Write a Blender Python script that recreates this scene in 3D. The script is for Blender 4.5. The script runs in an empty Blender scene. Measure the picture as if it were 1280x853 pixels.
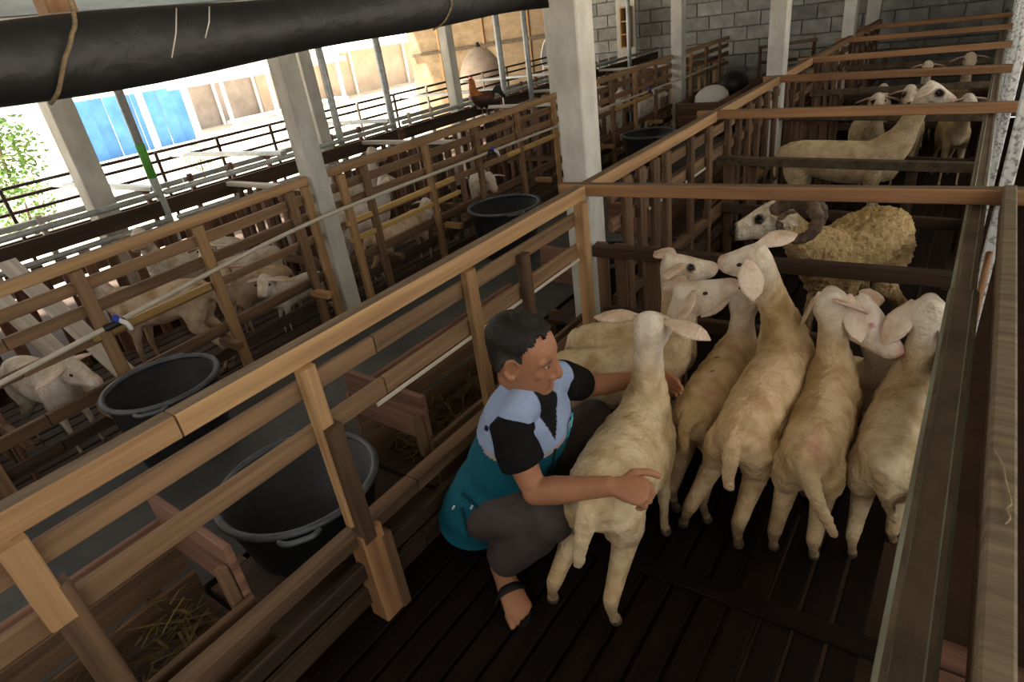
import bpy, math, random
import numpy as np
from mathutils import Vector as V, Matrix, noise as mnoise
random.seed(7)
S = bpy.context.scene
COL = S.collection

# ------------------------------------------------------------------ camera
F_PX = 769.35
cam = bpy.data.cameras.new('camera'); cam_o = bpy.data.objects.new('camera', cam); COL.objects.link(cam_o)
cam.sensor_fit = 'HORIZONTAL'; cam.sensor_width = 36.0; cam.lens = 36.0 * F_PX / 1280.0
cam.clip_start = 0.02; cam.clip_end = 200
# columns: camera right, camera up, camera back (world axes: x across the pens, y along the barn, z up)
cam_o.matrix_world = Matrix(((0.81361113, -0.17589267, 0.55416487, 0.0),
                             (0.56755317, 0.4471219, -0.69135043, 0.0),
                             (-0.12617578, 0.87700843, 0.46361179, 1.65),
                             (0, 0, 0, 1)))
S.camera = cam_o

# ------------------------------------------------------------------ light
SKY_STRENGTH = 1.0
SUN_STRENGTH = 12.0
w = bpy.data.worlds.new('World'); S.world = w; w.use_nodes = True
nt = w.node_tree; nt.nodes.clear()
wo = nt.nodes.new('ShaderNodeOutputWorld'); bg = nt.nodes.new('ShaderNodeBackground')
bg.inputs['Color'].default_value = (1.0, 0.975, 0.92, 1); bg.inputs['Strength'].default_value = SKY_STRENGTH
nt.links.new(bg.outputs[0], wo.inputs[0])
sl = bpy.data.lights.new('sun', 'SUN'); sl.energy = SUN_STRENGTH; sl.angle = math.radians(3); sl.color = (1.0, 0.95, 0.86)
so = bpy.data.objects.new('sun', sl); COL.objects.link(so)
so.rotation_euler = V((-0.35, -0.30, 1.0)).to_track_quat('Z', 'Y').to_euler()
S.view_settings.view_transform = 'Standard'; S.view_settings.look = 'None'; S.view_settings.gamma = 1.0
S.view_settings.use_curve_mapping = False
S.view_settings.exposure = 1.3

# ------------------------------------------------------------------ materials
MATS = {}
def mat(name, base, rough=0.7, var=0.25, scale=(6, 6, 6), bump=0.15, bscale=None, dark=None, metallic=0.0, detail=6.0,
        attr=None, objrand=0.15, spec=0.3, coord='Object', trans=0.0, ramp=(0.35, 0.7), bump_dist=0.01, fine=None):
    if name in MATS: return MATS[name]
    m = bpy.data.materials.new(name); m.use_nodes = True; MATS[name] = m
    n = m.node_tree.nodes; l = m.node_tree.links; n.clear()
    out = n.new('ShaderNodeOutputMaterial'); p = n.new('ShaderNodeBsdfPrincipled')
    l.new(p.outputs[0], out.inputs[0])
    p.inputs['Roughness'].default_value = rough; p.inputs['Metallic'].default_value = metallic
    p.inputs['Specular IOR Level'].default_value = spec
    tc = n.new('ShaderNodeTexCoord'); mp = n.new('ShaderNodeMapping'); mp.inputs['Scale'].default_value = scale
    oi = n.new('ShaderNodeObjectInfo')
    add = n.new('ShaderNodeVectorMath'); add.operation = 'ADD'
    mul = n.new('ShaderNodeMath'); mul.operation = 'MULTIPLY'; mul.inputs[1].default_value = 37.0
    l.new(oi.outputs['Random'], mul.inputs[0]); l.new(tc.outputs[coord], mp.inputs[0])
    l.new(mp.outputs[0], add.inputs[0]); l.new(mul.outputs[0], add.inputs[1])
    nz = n.new('ShaderNodeTexNoise'); nz.inputs['Scale'].default_value = 1.0; nz.inputs['Detail'].default_value = detail
    nz.inputs['Roughness'].default_value = 0.6
    l.new(add.outputs[0], nz.inputs['Vector'])
    rp = n.new('ShaderNodeValToRGB'); rp.color_ramp.elements[0].position = ramp[0]; rp.color_ramp.elements[1].position = ramp[1]
    d = dark if dark else tuple(c * (1 - var * 2) for c in base)
    rp.color_ramp.elements[0].color = (*d, 1); rp.color_ramp.elements[1].color = (*base, 1)
    l.new(nz.outputs['Fac'], rp.inputs[0])
    col = rp.outputs[0]
    if attr:
        at = n.new('ShaderNodeAttribute'); at.attribute_name = attr
        mx = n.new('ShaderNodeMix'); mx.data_type = 'RGBA'; mx.blend_type = 'MULTIPLY'; mx.inputs[0].default_value = 1.0
        l.new(at.outputs['Color'], mx.inputs[6]); l.new(col, mx.inputs[7]); col = mx.outputs[2]
    hs = n.new('ShaderNodeHueSaturation')
    mr = n.new('ShaderNodeMapRange'); mr.inputs[3].default_value = 1 - objrand; mr.inputs[4].default_value = 1 + objrand
    l.new(oi.outputs['Random'], mr.inputs[0]); l.new(mr.outputs[0], hs.inputs['Value']); l.new(col, hs.inputs['Color'])
    l.new(hs.outputs[0], p.inputs['Base Color'])
    if bump:
        bn = n.new('ShaderNodeBump'); bn.inputs['Strength'].default_value = bump; bn.inputs['Distance'].default_value = bump_dist
        if bscale:
            mp2 = n.new('ShaderNodeMapping'); mp2.inputs['Scale'].default_value = bscale
            nz2 = n.new('ShaderNodeTexNoise'); nz2.inputs['Scale'].default_value = 1.0; nz2.inputs['Detail'].default_value = 3
            l.new(tc.outputs[coord], mp2.inputs[0]); l.new(mp2.outputs[0], nz2.inputs['Vector']); l.new(nz2.outputs['Fac'], bn.inputs['Height'])
        else:
            l.new(nz.outputs['Fac'], bn.inputs['Height'])
        l.new(bn.outputs[0], p.inputs['Normal'])
    return m
GR = (1.2, 28, 28)
wood_tan = mat('wood_tan', (0.50, 0.31, 0.145), 0.6, scale=GR, dark=(0.27, 0.15, 0.07), bump=0.25, bump_dist=0.004)
wood_cross = mat('wood_red_tan', (0.42, 0.225, 0.105), 0.6, scale=GR, dark=(0.23, 0.115, 0.055), bump=0.25, bump_dist=0.004)
wood_brown = mat('wood_brown', (0.185, 0.108, 0.058), 0.7, scale=GR, dark=(0.066, 0.037, 0.02), bump=0.3, bump_dist=0.004)
wood_mid = mat('wood_mid_brown', (0.29, 0.175, 0.092), 0.7, scale=GR, dark=(0.13, 0.074, 0.038), bump=0.3, bump_dist=0.004)
wood_dark = mat('wood_dark', (0.075, 0.044, 0.027), 0.75, scale=GR, dark=(0.028, 0.016, 0.01), bump=0.3, bump_dist=0.004)
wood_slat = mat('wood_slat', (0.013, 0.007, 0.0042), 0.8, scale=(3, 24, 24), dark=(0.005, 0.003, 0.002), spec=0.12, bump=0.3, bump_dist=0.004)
wood_pine = mat('wood_pine', (0.55, 0.36, 0.12), 0.6, scale=GR, dark=(0.36, 0.22, 0.075), bump=0.2, bump_dist=0.004)
wood_pink = mat('wood_pink', (0.28, 0.145, 0.095), 0.65, scale=GR, dark=(0.12, 0.057, 0.036), bump=0.25, bump_dist=0.004)
wood_grey = mat('wood_grey', (0.27, 0.22, 0.145), 0.75, scale=GR, dark=(0.12, 0.095, 0.06), bump=0.35, bump_dist=0.004)
wood_rail_top = mat('dark_rail_top', (0.21, 0.145, 0.085), 0.8, scale=(4, 24, 24), dark=(0.10, 0.066, 0.04), bump=0.3, bump_dist=0.004)  # darker grey-brown for the upward faces of the top rails
wood_sawn = mat('rough_sawn_timber', (0.23, 0.175, 0.105), 0.8, scale=(55, 5, 5), dark=(0.115, 0.083, 0.05), bump=0.5, bump_dist=0.003)
plank_pale = mat('plank_pale', (0.62, 0.58, 0.52), 0.7, scale=GR, dark=(0.38, 0.34, 0.29), bump=0.2, bump_dist=0.004)
concrete = mat('concrete_column', (0.62, 0.60, 0.545), 0.85, scale=(9, 9, 5), dark=(0.44, 0.42, 0.37), bump=0.25, bscale=(90, 90, 90), objrand=0.05)
blockm = mat('concrete_block', (0.36, 0.36, 0.335), 0.9, scale=(7, 7, 7), dark=(0.22, 0.22, 0.2), bump=0.4, bscale=(60, 60, 60), objrand=0.22)
mortar = mat('mortar', (0.26, 0.255, 0.235), 0.95, scale=(8, 8, 8), bump=0.3)
cement = mat('cement_floor', (0.085, 0.09, 0.088), 0.7, scale=(2.5, 2.5, 2.5), dark=(0.045, 0.045, 0.045), bump=0.2, objrand=0)
soil = mat('soil', (0.085, 0.042, 0.026), 0.95, scale=(3, 3, 3), dark=(0.05, 0.03, 0.02), bump=0.5, bscale=(30, 30, 30), objrand=0)
ground_out = mat('pale_ground', (0.72, 0.66, 0.55), 0.95, scale=(1.5, 1.5, 1.5), dark=(0.45, 0.37, 0.27), bump=0.4, bscale=(20, 20, 20), objrand=0)
galv = mat('galvanised_steel', (0.50, 0.53, 0.53), 0.45, scale=(6, 30, 30), dark=(0.33, 0.36, 0.36), metallic=0.35, bump=0.05)
steel_old = mat('weathered_channel', (0.15, 0.11, 0.066), 0.6, scale=(20, 9, 20), dark=(0.06, 0.042, 0.025), metallic=0.0, bump=0.15, bump_dist=0.003)
steel_edge = mat('channel_edge', (0.27, 0.28, 0.21), 0.5, scale=(14, 5, 14), dark=(0.13, 0.12, 0.08), metallic=0.3, bump=0.1)
peel = mat('peeling_whitewash', (0.72, 0.73, 0.72), 0.85, scale=(60, 60, 22), dark=(0.24, 0.23, 0.22), bump=0.5, ramp=(0.36, 0.5), bump_dist=0.004)
pvc = mat('pvc_pipe', (0.60, 0.55, 0.45), 0.4, scale=(4, 20, 20), dark=(0.52, 0.47, 0.38), bump=0.05, objrand=0.03)
white_pl = mat('white_plastic', (0.78, 0.78, 0.76), 0.35, bump=0, var=0.05)
blue_pl = mat('blue_plastic', (0.03, 0.06, 0.42), 0.35, bump=0, var=0.05)
tubm = mat('black_rubber_tub', (0.017, 0.019, 0.022), 0.5, scale=(14, 14, 14), dark=(0.008, 0.009, 0.011), bump=0.12, bscale=(40, 40, 12), spec=0.5)
tubrim = mat('grey_tub_rim', (0.095, 0.105, 0.12), 0.45, scale=(14, 14, 14), dark=(0.04, 0.045, 0.052), bump=0.1, spec=0.5)
tarpm = mat('black_tarpaulin', (0.015, 0.0165, 0.017), 0.55, scale=(2, 10, 10), dark=(0.006, 0.0065, 0.007), bump=0.3, bscale=(4, 24, 24), spec=0.5, bump_dist=0.02)
ropem = mat('jute_rope', (0.33, 0.24, 0.14), 0.9, scale=(60, 60, 200), bump=0.6, bump_dist=0.003)
straw = mat('dry_straw', (0.16, 0.115, 0.035), 0.8, scale=(5, 5, 5), dark=(0.04, 0.03, 0.01), bump=0)
blue_sheet = mat('blue_sheet', (0.10, 0.30, 0.66), 0.5, scale=(2, 2, 8), dark=(0.06, 0.2, 0.5), bump=0.1)
beige_wall = mat('beige_wall', (0.55, 0.44, 0.33), 0.9, scale=(2, 2, 2), dark=(0.44, 0.34, 0.25), bump=0.1)
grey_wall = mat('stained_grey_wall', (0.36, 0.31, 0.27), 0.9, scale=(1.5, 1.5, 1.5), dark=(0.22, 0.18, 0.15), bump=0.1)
brick_wall = mat('bamboo_mat_wall', (0.40, 0.30, 0.19), 0.9, scale=(3, 3, 6), dark=(0.24, 0.17, 0.10), bump=0.3)
white_paint = mat('white_paint', (0.8, 0.8, 0.78), 0.6, scale=(5, 5, 5), dark=(0.7, 0.7, 0.68), bump=0.05)
dark_paint = mat('dark_iron', (0.045, 0.030, 0.025), 0.5, scale=(5, 20, 20), bump=0.1)
green_paint = mat('green_paint', (0.12, 0.42, 0.07), 0.5, bump=0.05, var=0.1)
leafm = mat('leaf_green', (0.16, 0.30, 0.06), 0.6, scale=(4, 4, 4), dark=(0.07, 0.15, 0.03), bump=0, objrand=0.3)
rubblem = mat('pale_rubble', (0.60, 0.55, 0.48), 0.9, scale=(8, 8, 8), dark=(0.4, 0.36, 0.3), bump=0.4)
clay = mat('greyish_clay', (0.55, 0.45, 0.37), 0.85, scale=(5, 5, 9), dark=(0.40, 0.31, 0.25), bump=0.2)
roofm = mat('roof_sheet', (0.30, 0.29, 0.27), 0.7, scale=(3, 3, 3), bump=0.1)
fleece = mat('short_fleece', (1.0, 0.98, 0.95), 0.9, scale=(13, 13, 13), dark=(0.66, 0.55, 0.42), bump=0.6, bscale=(75, 75, 75), attr='Col', objrand=0.05, spec=0.05, bump_dist=0.015, ramp=(0.32, 0.58))
woolm = mat('curly_wool', (1.0, 0.95, 0.85), 0.95, scale=(35, 35, 35), dark=(0.68, 0.56, 0.40), bump=0.9, bscale=(70, 70, 70), attr='Col', objrand=0.0, spec=0.05, bump_dist=0.02)
eyem = mat('eye_dark', (0.012, 0.010, 0.009), 0.15, bump=0, var=0.0, spec=0.6)
eyewhite = mat('eye_white', (0.30, 0.25, 0.22), 0.25, bump=0, var=0.0)
hornm = mat('ram_horn', (0.20, 0.135, 0.085), 0.6, scale=(30, 30, 30), dark=(0.075, 0.05, 0.034), bump=0.6, attr=None)
skinm = mat('skin', (1.0, 0.97, 0.95), 0.5, scale=(22, 22, 22), dark=(0.86, 0.80, 0.76), bump=0.15, bscale=(140, 140, 140), attr='Col', objrand=0, spec=0.35, bump_dist=0.004)
clothm = mat('vest_cloth', (1, 1, 1), 0.8, scale=(14, 14, 14), dark=(0.86, 0.86, 0.88), bump=0.35, bscale=(16, 16, 16), attr='Col', objrand=0, spec=0.15, bump_dist=0.02)
blackcloth = mat('black_tshirt', (0.010, 0.010, 0.011), 0.85, scale=(14, 14, 14), bump=0.4, bscale=(18, 18, 18), objrand=0, spec=0.15, bump_dist=0.02)
trouserm = mat('grey_trousers', (0.085, 0.072, 0.070), 0.85, scale=(14, 14, 14), dark=(0.062, 0.052, 0.05), bump=0.4, bscale=(12, 12, 12), objrand=0, spec=0.15, bump_dist=0.025)
hairm = mat('short_hair', (1, 1, 1), 0.6, scale=(60, 60, 60), dark=(0.5, 0.5, 0.5), bump=0.8, bscale=(160, 160, 60), attr='Col', objrand=0, bump_dist=0.006)
teal_patch = mat('teal_print', (0.03, 0.42, 0.44), 0.7, bump=0, var=0.05)
white_print = mat('white_print', (0.75, 0.75, 0.78), 0.7, bump=0, var=0.02)
navy = mat('navy_dot', (0.01, 0.012, 0.05), 0.5, bump=0, var=0.02)
sandalm = mat('dark_sandal', (0.02, 0.017, 0.018), 0.6, bump=0.2)
featherm = mat('rooster_feather', (1, 1, 1), 0.6, scale=(30, 30, 30), dark=(0.6, 0.5, 0.4), bump=0.5, attr='Col', objrand=0)
redm = mat('comb_red', (0.45, 0.02, 0.015), 0.5, bump=0.1, var=0.1)
legm = mat('bird_leg', (0.62, 0.42, 0.30), 0.6, bump=0.1, var=0.1)

# ------------------------------------------------------------------ helpers
W = {}
def world_of(o): return W.get(o.name, Matrix.Identity(4))
def link(o, parent=None, mw=None):
    COL.objects.link(o)
    mw = mw if mw is not None else Matrix.Identity(4)
    W[o.name] = mw
    if parent is not None:
        o.parent = parent; o.matrix_basis = world_of(parent).inverted() @ mw
    else:
        o.matrix_basis = mw
    return o
def tag(o, label, cat, group=None):
    o['label'] = label; o['category'] = cat
    if group: o['group'] = group
    return o
def struct(o): o['kind'] = 'structure'; return o
def thing(name, label, cat, loc, group=None):
    e = bpy.data.objects.new(name, None); e.empty_display_size = 0.1
    link(e, None, Matrix.Translation(V(loc)))
    return tag(e, label, cat, group)
def mkmesh(name, vs, fs, m, smooth=False):
    me = bpy.data.meshes.new(name); me.from_pydata([tuple(v) for v in vs], [], [tuple(f) for f in fs])
    me.materials.append(m)
    if smooth: me.polygons.foreach_set('use_smooth', [True] * len(me.polygons))
    me.update(); return me
def mobj(name, vs, fs, m, parent=None, origin=(0, 0, 0), smooth=False):
    o0 = V(origin); vs = [V(v) - o0 for v in vs]
    o = bpy.data.objects.new(name, mkmesh(name, vs, fs, m, smooth))
    return link(o, parent, Matrix.Translation(o0))
BOXES = {}
def boxmesh(L, w_, h, m, bev, top=None):
    k = (round(L, 3), round(w_, 4), round(h, 4), m.name, round(bev, 4), top.name if top else '')
    if k in BOXES: return BOXES[k]
    x, y, z = L / 2, w_ / 2, h / 2; b = min(bev, y * .6, z * .6)
    vs = []; ring = [(y - b, -z), (y, -z + b), (y, z - b), (y - b, z), (-y + b, z), (-y, z - b), (-y, -z + b), (-y + b, -z)]
    for sx in (-x, x): vs += [(sx, a, c) for a, c in ring]
    fs = [tuple(range(7, -1, -1)), tuple(range(8, 16))] + [(i, (i + 1) % 8, 8 + (i + 1) % 8, 8 + i) for i in range(8)]
    me = mkmesh('plank', vs, fs, m)
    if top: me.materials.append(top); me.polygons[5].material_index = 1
    BOXES[k] = me; return me
def frame(p0, p1, up=(0, 0, 1)):
    p0, p1 = V(p0), V(p1); x = (p1 - p0).normalized(); u = V(up)
    if abs(x.dot(u)) > .98: u = V((0, 1, 0))
    y = u.cross(x).normalized(); z = x.cross(y)
    c = (p0 + p1) / 2
    return Matrix(((x.x, y.x, z.x, c.x), (x.y, y.y, z.y, c.y), (x.z, y.z, z.z, c.z), (0, 0, 0, 1)))
def beam(name, p0, p1, w_, h, m, parent=None, up=(0, 0, 1), bev=0.004, top=None):
    L = (V(p1) - V(p0)).length
    o = bpy.data.objects.new(name, boxmesh(L, w_, h, m, bev, top))
    return link(o, parent, frame(p0, p1, up))
def loft(rings, seg=14):
    """rings: list of (center, axis_a, axis_b, ra, rb); closed tube with pointed caps"""
    vs = []; fs = []; n = len(rings)
    for c, a, b, ra, rb in rings:
        for i in range(seg):
            t = 2 * math.pi * i / seg
            vs.append(V(c) + V(a) * (ra * math.cos(t)) + V(b) * (rb * math.sin(t)))
    for r in range(n - 1):
        for i in range(seg):
            j = (i + 1) % seg
            fs.append((r * seg + i, r * seg + j, (r + 1) * seg + j, (r + 1) * seg + i))
    vs.append(V(rings[0][0])); vs.append(V(rings[-1][0])); a, b = len(vs) - 2, len(vs) - 1
    for i in range(seg):
        j = (i + 1) % seg
        fs.append((j, i, a)); fs.append(((n - 1) * seg + i, (n - 1) * seg + j, b))
    return vs, fs
def tube(pts, rads, up=(0, 0, 1), seg=12, flat=1.0, cap=0.5):
    """tube along points with rounded ends; rads float or (ra,rb)"""
    pts = [V(p) for p in pts]; rr = [(r, r * flat) if not isinstance(r, (tuple, list)) else r for r in rads]
    rings = []; u = V(up); n = len(pts)
    for i, p in enumerate(pts):
        d = (pts[min(i + 1, n - 1)] - pts[max(i - 1, 0)]).normalized()
        a = d.cross(u)
        if a.length < .05: a = d.cross(V((0.3, 1, 0.1)))
        a.normalize(); b = a.cross(d).normalized(); u2 = b
        if i == 0 and cap: rings.append((p - d * rr[0][0] * cap, a, b, rr[0][0] * .55, rr[0][1] * .55))
        rings.append((p, a, b, rr[i][0], rr[i][1]))
        if i == n - 1 and cap: rings.append((p + d * rr[-1][0] * cap, a, b, rr[-1][0] * .55, rr[-1][1] * .55))
    return loft(rings, seg)
def merge(parts):
    vs = []; fs = []
    for v, f in parts:
        o = len(vs); vs += list(v); fs += [tuple(i + o for i in x) for x in f]
    return vs, fs
def smooth_path(pts, n=6):
    pts = [V(p) for p in pts]; out = []
    for i in range(len(pts) - 1):
        p0 = pts[max(i - 1, 0)]; p1 = pts[i]; p2 = pts[i + 1]; p3 = pts[min(i + 2, len(pts) - 1)]
        for k in range(n):
            t = k / n; t2 = t * t; t3 = t2 * t
            out.append(.5 * ((2 * p1) + (p2 - p0) * t + (2 * p0 - 5 * p1 + 4 * p2 - p3) * t2 + (3 * p1 - p0 - 3 * p2 + p3) * t3))
    out.append(pts[-1]); return out
def ellipsoid(c, ax, r, seg=14, rings=8):
    """ax: 3 axes, r: 3 radii, poles along ax[2]"""
    L = []
    for i in range(rings + 1):
        t = -math.pi / 2 + math.pi * (i + .12) / (rings + .24)
        L.append((V(c) + V(ax[2]) * (r[2] * math.sin(t)), ax[0], ax[1], r[0] * math.cos(t), r[1] * math.cos(t)))
    return loft(L, seg)
XYZ = (V((1, 0, 0)), V((0, 1, 0)), V((0, 0, 1)))
def remesh(parts, voxel, it=2, fac=0.5):
    vs, fs = merge(parts)
    me = mkmesh('tmp', vs, fs, fleece); ob = bpy.data.objects.new('tmp', me); COL.objects.link(ob)
    md = ob.modifiers.new('r', 'REMESH'); md.mode = 'VOXEL'; md.voxel_size = voxel
    sm = ob.modifiers.new('s', 'SMOOTH'); sm.iterations = it; sm.factor = fac
    dg = bpy.context.evaluated_depsgraph_get()
    res = bpy.data.meshes.new_from_object(ob.evaluated_get(dg))
    bpy.data.objects.remove(ob); bpy.data.meshes.remove(me)
    return res
def mesh_np(me):
    a = np.zeros(len(me.vertices) * 3); me.vertices.foreach_get('co', a); return a.reshape(-1, 3)
def append_shells(me, parts):
    """returns verts, faces of me plus extra shells"""
    co = mesh_np(me)
    fs = [tuple(p.vertices) for p in me.polygons]
    vs = [V(c) for c in co]
    return merge([(vs, fs)] + parts), len(vs)
def finish(name, vs, fs, m, cols, parent, origin):
    o0 = np.array(origin); co = np.array([tuple(v) for v in vs])
    me = bpy.data.meshes.new(name); me.from_pydata((co - o0).tolist(), [], fs); me.materials.append(m)
    me.polygons.foreach_set('use_smooth', [True] * len(me.polygons))
    at = me.color_attributes.new('Col', 'FLOAT_COLOR', 'POINT')
    c4 = np.ones((len(co), 4)); c4[:, :3] = cols; at.data.foreach_set('color', c4.ravel())
    me.update(); o = bpy.data.objects.new(name, me)
    return link(o, parent, Matrix.Translation(V(origin)))

# ================================================================== structure
def slab(name, x0, x1, y0, y1, z0, z1, m, parent=None):
    vs = [(x, y, z) for z in (z0, z1) for x, y in ((x0, y0), (x1, y0), (x1, y1), (x0, y1))]
    fs = [(3, 2, 1, 0), (4, 5, 6, 7), (0, 1, 5, 4), (1, 2, 6, 5), (2, 3, 7, 6), (3, 0, 4, 7)]
    return mobj(name, vs, fs, m, parent, ((x0 + x1) / 2, (y0 + y1) / 2, z0))
GZ = -0.40
YEND = 10.9
f_ = struct(slab('floor', -6.35, 1.3, -3.0, YEND, GZ - .15, GZ, soil))
AZ = .10
al = struct(slab('floor_aisle', -2.98, -1.845, -2.5, YEND, GZ, AZ, cement))
struct(slab('floor_path', 1.38, 30, -25, 40, GZ - .3, GZ - .05, ground_out))
go = struct(slab('floor_yard', -40, -6.35, -25, 40, GZ - .3, GZ - .05, ground_out))
# back wall with individual blocks
BWY = 10.95
wb = struct(slab('wall_back', -6.4, 3.0, BWY, BWY + .16, GZ, 3.2, mortar))
BOXES_blk = None
bw, bh = 0.40, 0.20
k = 0
for r in range(3, 14):
    z = GZ + .05 + r * bh
    x = -6.4 + (.2 if r % 2 else 0)
    while x < 1.0:
        if x > -6.4 and z < 2.2 and z > .3:
            o = bpy.data.objects.new('concrete_block', boxmesh(bw - .016, .06, bh - .016, blockm, .006))
            link(o, wb, Matrix.Translation(V((x + bw / 2, BWY - .008 + random.uniform(-.006, .006), z + bh / 2))))
            k += 1
        x += bw
# roof: one unbroken sheet, extended on the right to cut overhead light
RZ = 2.75
def roof_sheet(x0, x1):
    o = struct(slab('ceiling', x0, x1, -1.2, YEND + .2, RZ, RZ + .03, roofm)); return o
roof_sheet(-6.5, 2.4)
struct(slab('ceiling', -10.7, -6.52, 6.6, YEND + .3, RZ, RZ + .03, roofm))
struct(slab('wall_front_light_block', -6.4, 2.0, -2.7, -2.55, GZ, RZ + .2, mortar))  # unseen wall added behind the camera to darken camera-facing sides
struct(slab('wall_right_light_block', 1.3, 1.38, -2.5, 7.0, GZ, .95, mortar)); struct(slab('wall_right_light_block', 1.3, 1.38, 7.0, YEND, GZ, 2.74, mortar))  # added walls: low one cuts light from the right, tall one hides bright ground


# concrete columns
def column(x, y, w_, d, z1, label, m=concrete, name='concrete_column', z0=GZ):
    o = mobj(name, *[[(sx * w_ / 2, sy * d / 2, z) for z in (0, z1 - z0) for sx, sy in ((-1, -1), (1, -1), (1, 1), (-1, 1))],
             [(3, 2, 1, 0), (4, 5, 6, 7), (0, 1, 5, 4), (1, 2, 6, 5), (2, 3, 7, 6), (3, 0, 4, 7)]], m)
    md = o.modifiers.new('b', 'BEVEL'); md.width = .006; md.segments = 1
    o.matrix_basis = Matrix.Translation(V((x, y, z0))); W[o.name] = o.matrix_basis.copy()
    return tag(o, label, 'column')
column(-1.407, 2.43, .122, .14, 2.75, 'square concrete column beside the squatting man, where fence and cross fence meet')
column(-1.36, 5.47, .125, .13, 2.75, 'square concrete column in the pen row fence behind the long-necked standing sheep')
column(-1.36, 8.45, .125, .13, 2.75, 'square concrete column between the far cross rails of the pen row')
column(-1.42, 10.6, .17, .13, 2.75, 'square concrete column standing against the block wall at the row end')
column(-3.20, 2.33, .115, .12, 2.75, 'leaning-looking grey concrete column in the fence across the aisle')
column(-3.3, 5.37, .13, .13, 2.75, 'grey concrete column across the aisle, mostly hidden by the column beside the man')
column(-3.22, 8.15, .14, .14, 2.75, 'pale concrete column rising from the far end of the fence across the aisle')
column(-4.75, 1.72, .15, .15, 2.75, 'grey-brown concrete column next to the green and silver pole')
column(-4.62, 3.55, .12, .12, 2.75, 'concrete column beside the slim galvanised pole behind the goat pens')
column(-4.62, 5.4, .11, .11, 2.75, 'slim concrete column by the perched rooster')
column(-5.1, 10.6, .3, .13, 2.75, 'wide mossy concrete pier against the block wall')

def pole(x, y, r, z1, label, m=galv, name='galvanised_pole', z0=GZ):
    vs, fs = tube([(x, y, z0), (x, y, z1)], [r, r], seg=12, cap=0)
    return tag(mobj(name, vs, fs, m, None, (x, y, z0), True), label, 'pole')
p = thing('painted_pole', 'silver steel pole with a bright green painted band', 'pole', (-4.45, 1.98, GZ))
for z0, z1, m in ((GZ, 1.0, galv), (1.0, 1.22, green_paint), (1.22, 2.75, galv)):
    vs, fs = tube([(-4.45, 1.98, z0), (-4.45, 1.98, z1)], [.028 + (.001 if m is green_paint else 0)] * 2, cap=0)
    mobj('green_band' if m is green_paint else 'pole_length', vs, fs, m, p, (-4.45, 1.98, z0), True)
pole(-4.474, 3.63, .030, 2.75, 'slim galvanised pole beside the concrete column behind the goat pens')
pole(-4.5, 4.3, .032, 2.75, 'slim galvanised pole between the goat pens and the bright yard')
pole(-4.476, 6.10, .034, 2.75, 'galvanised pole right behind the perched rooster, before the clay dome')
pole(-4.28, 6.35, .03, 2.75, 'galvanised pole paired with another, in front of the white chair')
pole(-4.15, 8.7, .03, 2.75, 'thin galvanised pole next to the hanging wooden rack')

# ---- right-hand side of the pen row: weathered channel rail, whitewashed posts, timber rail
ch = thing('channel_rail_fence', 'weathered steel channel rail running the length of the pen row beside the whitewashed posts', 'fence', (.05, 1.0, GZ))
def channel(name, x0, x1, y0, y1, zt, parent):
    n = x1 - x0; prof = [(x0, zt - .055), (x0, zt - .008), (x0 + .006, zt - .002), (x0 + .013, zt), (x0 + .015, zt - .004), (x0 + .018, zt - .004),
                         (x1 - .018, zt - .004), (x1 - .015, zt - .004), (x1 - .013, zt), (x1 - .006, zt - .002), (x1, zt - .008), (x1, zt - .055)]
    vs = [(a, y, b) for y in (y0, y1) for a, b in prof]; k = len(prof)
    fs = [(i, i + 1, k + i + 1, k + i) for i in range(k - 1)] + [tuple(range(k - 1, -1, -1)), tuple(range(k, 2 * k)), (k - 1, 0, k, 2 * k - 1)]
    # grain runs along local x
    o = mobj(name, vs, fs, steel_old, parent, (x0, y0, zt - .05)); o.data.materials.append(steel_edge)
    for i in (0, 1, 3, k - 2, k - 3, k - 5): o.data.polygons[i].material_index = 1
    return o
channel('channel_rail', .012, .073, .05, 1.665, .952, ch)
channel('channel_rail', .016, .068, 1.665, YEND - .1, .935, ch)
for y in (.3, 2.5, 3.8, 5.5, 7.2, 8.9):
    beam('channel_post', (.045, y, GZ), (.045, y, .89), .05, .05, wood_dark, ch)
for z in (.40, .62):
    beam('lower_rail', (.068, -.1, z), (.068, 2.25, z), .03, .07, wood_dark, ch)
    beam('lower_rail', (.045, 2.5, z), (.045, YEND - .3, z), .035, .07, wood_dark, ch)

ys = [2.447, 4.02, 5.42, 6.75, 8.3, 9.8]
names = ['before the ram pen', 'behind the ram pen', 'behind the standing black-eyed sheep', 'fourth along the channel rail from the ram pen', 'fifth along the channel rail from the ram pen', 'at the block-wall end of the channel rail']
for y, nme in zip(ys, names):
    px_, pw_ = .106, .036
    o = beam('whitewashed_post', (px_, y, GZ), (px_, y, 2.7), pw_, pw_, peel)
    tag(o, 'peeling whitewashed post ' + nme, 'post')
tr = thing('timber_rail', 'rough grey-brown timber rail outside the channel rail with a loop of twine', 'rail', (.13, 1.0, GZ))
beam('rail', (.1145, .05, .9875), (.1145, 2.384, .9875), .033, .03, wood_sawn, tr)
beam('side_board', (.106, .05, .94), (.106, 2.384, .94), .010, .065, wood_brown, tr)
beam('rail_post', (.13, .2, GZ), (.13, .2, .93), .05, .06, wood_cross, tr)
tw = smooth_path([(.102, .95, 1.006), (.112, .92, 1.006), (.118, .87, 1.006), (.123, .835, 1.006), (.118, .82, 1.008), (.122, .805, 1.006), (.117, .79, 1.006)], 5)
vs, fs = tube(tw, [.0013] * len(tw), seg=6); mobj('twine', vs, fs, ropem, tr, tw[0], True)
bd = beam('leaning_board', (.091, 2.12, .88), (.0915, 1.62, GZ + .032), .012, .14, wood_cross)
tag(bd, 'reddish board leaning between the channel rail and the timber rail', 'board')
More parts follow.
